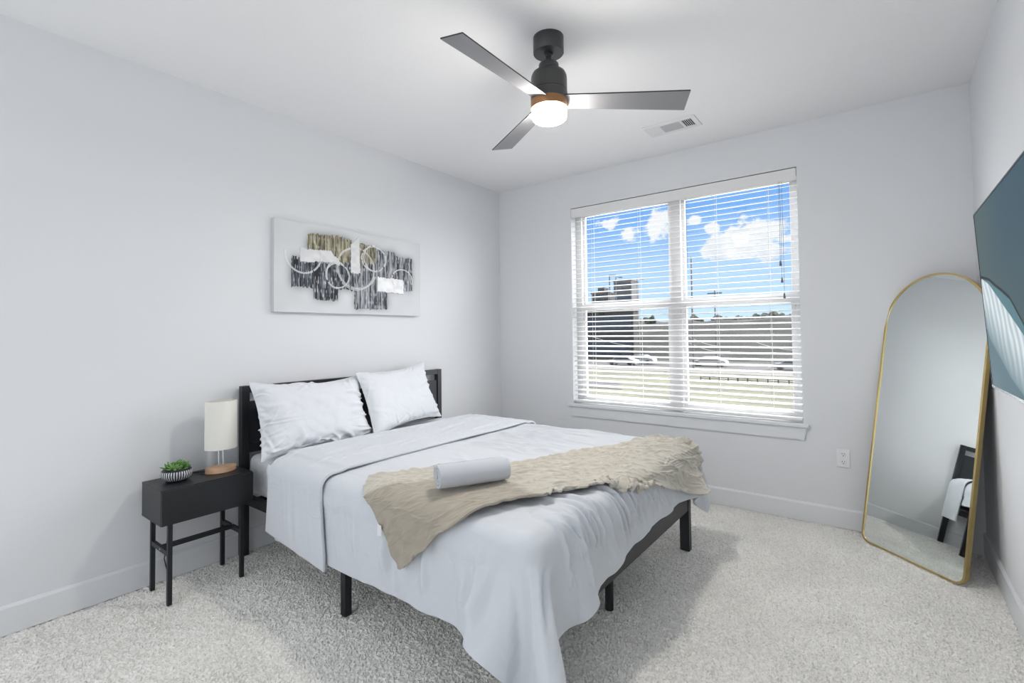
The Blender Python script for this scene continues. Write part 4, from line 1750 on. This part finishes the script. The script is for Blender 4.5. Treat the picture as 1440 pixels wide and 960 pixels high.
for q in range(8):
    a = q*2*math.pi/7+rg.uniform(-.2, .2)
    rr_ = .034 if q < 7 else 0
    cx_, cy_ = px_+rr_*math.cos(a), py_+rr_*math.sin(a)
    hz = pz_+.056+(.012 if q == 7 else rg.uniform(0, .008))
    m_ = MB()
    for ring_i, (nl_, tilt, ln_) in enumerate(((6, 1.2, .040), (6, .75, .036), (4, .35, .028))):
        for k in range(nl_):
            az = 2*math.pi*k/nl_+ring_i*.5+rg.uniform(-.2, .2)
            ti = tilt+rg.uniform(-.15, .15)
            le = ln_*rg.uniform(.85, 1.25)
            mm = Matrix.Rotation(az, 4, 'Z') @ Matrix.Rotation(ti, 4, 'Y')
            profl = [(.002, 0), (.005, le*.3), (.0068, le*.6), (.0045, le*.85), (0, le)]
            bq = bmesh.new()
            rings = []
            for (r_, z_) in profl:
                if r_ == 0:
                    rings.append([bq.verts.new((0, 0, z_))])
                else:
                    rings.append([bq.verts.new((r_*.5*math.cos(t2*math.pi/4), r_*1.15*math.sin(t2*math.pi/4), z_)) for t2 in range(8)])
            for A_, B_ in zip(rings, rings[1:]):
                for t2 in range(8):
                    if len(B_) == 1:
                        bq.faces.new((A_[t2], A_[(t2+1) % 8], B_[0]))
                    else:
                        bq.faces.new((A_[t2], A_[(t2+1) % 8], B_[(t2+1) % 8], B_[t2]))
            bmesh.ops.transform(bq, matrix=Matrix.Translation((cx_, cy_, hz)) @ mm, verts=bq.verts)
            m_._merge(bq)
    m_.build('rosette', M_leaf if q % 3 else M_leaf2, pot, smooth=60)

# ------------------------------------------------------------------ exterior
GZ = -3.4
MB().box(-30, 40, .3, 23, GZ-.3, GZ+.03).build('ground_bounce', M_bounce, kind='structure')  # unseen pale slab, added to bounce light up to the ceiling
MB().box(-90, 90, .3, 60, GZ-.3, GZ).build('ground_lawn', M_lawn, kind='structure')
MB().box(-90, 90, 60, 76, GZ-.3, GZ+.01).build('ground_road', M_road, kind='structure')
MB().box(-90, 90, 76, 330, GZ-.3, GZ).build('ground_far', M_slope, kind='structure')
MB().box(-90, 90, 54, 59, GZ-.02, GZ+.03).build('ground_sidewalk', M_walk, kind='structure')
MB().prism([(-45, 34, GZ+.01), (-14, 34, GZ+.01), (-17, 40, GZ+.01), (-45, 40, GZ+.01)], (0, 0, .02)).build('ground_driveway', M_road, kind='structure')
# scrub-covered slope beyond the road
nu, nv = 120, 24
gx = np.linspace(-95, 60, nu)[:, None]*np.ones((1, nv))
tt = np.linspace(0, 1, nv)[None, :]*np.ones((nu, 1))
hz = 6.2+1.2*smoothnoise((nu, nv), (14, 2), 401)
P = np.stack([gx, 80+tt*26+1.5*(smoothnoise((nu, nv), (30, 8), 402)-.5), GZ-.1+hz*np.minimum(1, tt*1.6)+.6*(smoothnoise((nu, nv), (60, 14), 403)-.5)], -1)
link(grid_mesh(P), 'ground_slope', M_slope, smooth=True, kind='structure')


def building(name, label, x0, x1, y0, y1, z1, m, nx_, nz_, roof=0.0):
    o = empty(name, ((x0+x1)/2, (y0+y1)/2, GZ), label, 'building')
    MB().box(x0, x1, y0, y1, GZ, z1, .05).build('wall', m, o)
    MB().box(x0-.4, x1+.4, y0-.4, y1+.4, z1, z1+.8, .05).build('parapet', m, o)
    if roof:
        MB().box(x0+(x1-x0)*.3, x1-(x1-x0)*.3, y0+2, y1-2, z1+.8, z1+.8+roof, .05).build('roof_plant', M_bld, o)
    w_, h2 = (x1-x0)/nx_, (z1-max(GZ, z1-nz_*4.5))/nz_
    for j in range(nz_):
        z0_ = z1-(j+1)*h2+h2*.2
        m_ = MB()
        m_.box(x0+w_*.2, x1-w_*.2, y0-.12, y0+.2, z0_, z0_+h2*.6)
        m_.build('window_band', M_bglass, o)
    return o


def at(u, Y):
    return CAM.x+u*(Y-CAM.y)


def zat(w_, Y):
    return CAM.z+w_*(Y-CAM.y)


building('office_tower', 'tall grey stone tower with dark blue window bands, seen far off through the left pane', at(-.466, 300), at(-.425, 300), 300, 312, zat(.112, 300), M_bld2, 3, 9, 0)
building('office_tower', 'lower blue-grey tower at the far left of the view through the left pane', at(-.520, 270), at(-.480, 270), 270, 280, zat(.088, 270), M_bld, 3, 7, 3)
building('warehouse', 'long dark flat-roofed building beyond the road at the left', at(-.60, 77.5), at(-.422, 77.5), 77.5, 79.5, zat(.048, 77.5), M_bld, 6, 2, 0)


def car(u, Y, label, m, L_=4.4):
    x = at(u, Y)
    o = empty('car', (x, Y, GZ), label, 'car', 'cars on the road outside')
    body = [(-.5, .25), (-.5, .62), (-.42, .78), (-.28, .83), (-.16, 1.32), (.20, 1.36), (.36, .90), (.47, .82), (.5, .60), (.5, .25)]
    MB().prism([(x+a*L_, Y-.85, GZ+z_) for a, z_ in body], (0, 1.7, 0), .04).build('body', m, o)
    MB().prism([(x+a*L_, Y-.87, GZ+z_) for a, z_ in [(-.25, .85), (-.14, 1.26), (.19, 1.29), (.32, .88)]], (0, 1.74, 0)).build('windows', M_bglass, o)
    for a in (-.31, .31):
        for yy in (-.75, .75):
            MB().lathe([(0, -.1), (.33, -.1), (.33, .1), (0, .1)], (x+a*L_, Y+yy, GZ+.34), 20, Matrix.Rotation(R(90), 4, 'X')).build('wheel', M_tyre, o)
    return o


car(-.4475, 63, 'light car on the road outside, left one of a close pair', M_carw)
car(-.408, 67, 'silver car on the road outside, right one of a close pair', M_card, 4.6)
car(-.268, 66, 'white car on the road outside, seen through the right pane near the mullion', M_carw, 4.6)
car(-.125, 64, 'silver car on the road outside, at the right end of the window', M_card, 4.6)

# railing across the lawn
rx0, rx1, ry = at(-.285, 45), at(-.10, 45), 45
rail = empty('metal_railing', ((rx0+rx1)/2, ry, GZ), 'black metal railing along the lawn outside, seen through the right pane', 'railing')
zt = zat(-.087, 45)
MB().tube([(rx0, ry, zt), (rx1, ry, zt)], .05, 8).build('top_rail', M_rail, rail)
MB().tube([(rx0, ry, GZ+.25), (rx1, ry, GZ+.25)], .03, 8).build('bottom_rail', M_rail, rail)
for i in range(12):
    x = rx0+(rx1-rx0)*i/11
    MB().box(x-.05, x+.05, ry-.05, ry+.05, GZ, zt+.03, .01).build('post', M_rail, rail)


def pole(name, u, Y, wtop, label, cross=True, r_=.09):
    x = at(u, Y)
    zt_ = zat(wtop, Y)
    o = empty(name, (x, Y, GZ), label, 'pole')
    MB().tube([(x, Y, GZ), (x, Y, zt_)], [r_*1.3, r_*.8], 10).build('shaft', M_pole, o)
    if cross == 1:
        MB().box(x-1.1, x+1.1, Y-.07, Y+.07, zt_-.7, zt_-.5, .01).build('crossarm', M_pole, o)
    if cross == 2:
        MB().box(x-.10, x+1.3, Y-.08, Y+.08, zt_-.12, zt_, .02).build('lamp_arm', M_pole, o)
        MB().box(x+.7, x+1.5, Y-.14, Y+.14, zt_-.22, zt_-.06, .03).build('lamp_head', M_pole, o)
    return o


pole('utility_pole', -.2985, 58, .150, 'tall dark pole outside just right of the window mullion', 0, .10)
pole('utility_pole', -.2555, 78, .082, 'short dark pole outside right of the tall pole', 1, .11)
pole('street_lamp', -.4755, 90, .128, 'dark lamp post outside in front of the two far towers', 2, .16)
pole('street_lamp', -.4605, 92, .122, 'thinner lamp post outside beside the taller tower', 2, .12)
pole('street_lamp', -.412, 95, .115, 'slim pole outside right of the taller tower', 2, .07)

for (u0_, w0_, u1_, w1_, Y, lb) in ((-.53, -.005, -.385, -.032, 74, 'pale overhead cable sloping down across the left pane'),
                                    (-.305, -.010, -.23, -.028, 74, 'upper pale overhead cable at the left of the right pane'),
                                    (-.305, -.022, -.23, -.038, 74.4, 'lower pale overhead cable at the left of the right pane'),
                                    (-.19, -.018, -.10, -.034, 74, 'pale overhead cable sloping down at the right end of the window')):
    m_ = MB()
    m_.tube([(at(u0_+(u1_-u0_)*f, Y), Y, zat(w0_+(w1_-w0_)*f-.006*math.sin(math.pi*f), Y)) for f in [i/12 for i in range(13)]], .045, 6)
    o = m_.build('overhead_cable', M_wire, None, (at(u0_, Y), Y, zat(w0_, Y)))
    tag(o, lb, 'cable', 'overhead cables')


def tree(u, Y, wtop, wid, seed, label):
    x = at(u, Y)
    zt_ = zat(wtop, Y)
    gz = GZ+6.0
    o = empty('tree', (x, Y, gz-1), label, 'tree', 'trees on the ridge')
    MB().tube([(x, Y, gz-3), (x, Y, (gz+zt_)/2)], .2, 8).build('trunk', M_trunk, o)
    rg_ = random.Random(seed)
    b = bmesh.new()
    for k in range(16):
        cx_ = x+rg_.uniform(-wid, wid)*.7
        cz_ = gz-1.6+(zt_-gz+1.6)*rg_.uniform(.2, .80)
        q = bmesh.ops.create_icosphere(b, subdivisions=2, radius=wid*rg_.uniform(.22, .40), matrix=Matrix.Translation((cx_, Y+rg_.uniform(-1, 1), cz_)))
        for v_ in q['verts']:
            v_.co += Vector((rg_.uniform(-1, 1), rg_.uniform(-1, 1), rg_.uniform(-1, 1)))*wid*.07
    me = bpy.data.meshes.new('crown')
    b.to_mesh(me)
    b.free()
    link(me, 'crown', M_tree, o)


TR = [(-.385, .040, 1.6, 'dark tree top on the ridge seen through the left pane beside the mullion'), (-.405, .038, 1.2, 'small conifer top on the ridge, leftmost above the slope'),
      (-.298, .036, 2.4, 'tree top on the ridge behind the tall pole'), (-.235, .032, 2.6, 'low tree top on the ridge left of centre in the right pane'),
      (-.205, .033, 2.2, 'low tree top on the ridge in the middle of the right pane'), (-.178, .036, 2.4, 'rounded tree top on the ridge right of centre in the right pane'),
      (-.155, .039, 2.0, 'tallest rounded tree top on the ridge at the right'), (-.133, .037, 2.0, 'tree top on the ridge near the right edge of the window'),
      (-.110, .035, 2.2, 'rightmost tree top on the ridge behind the window edge')]
for i, (u, wt, wd_, lb) in enumerate(TR):
    tree(u, 98+(i % 3)*9, wt, wd_, 500+i, lb)
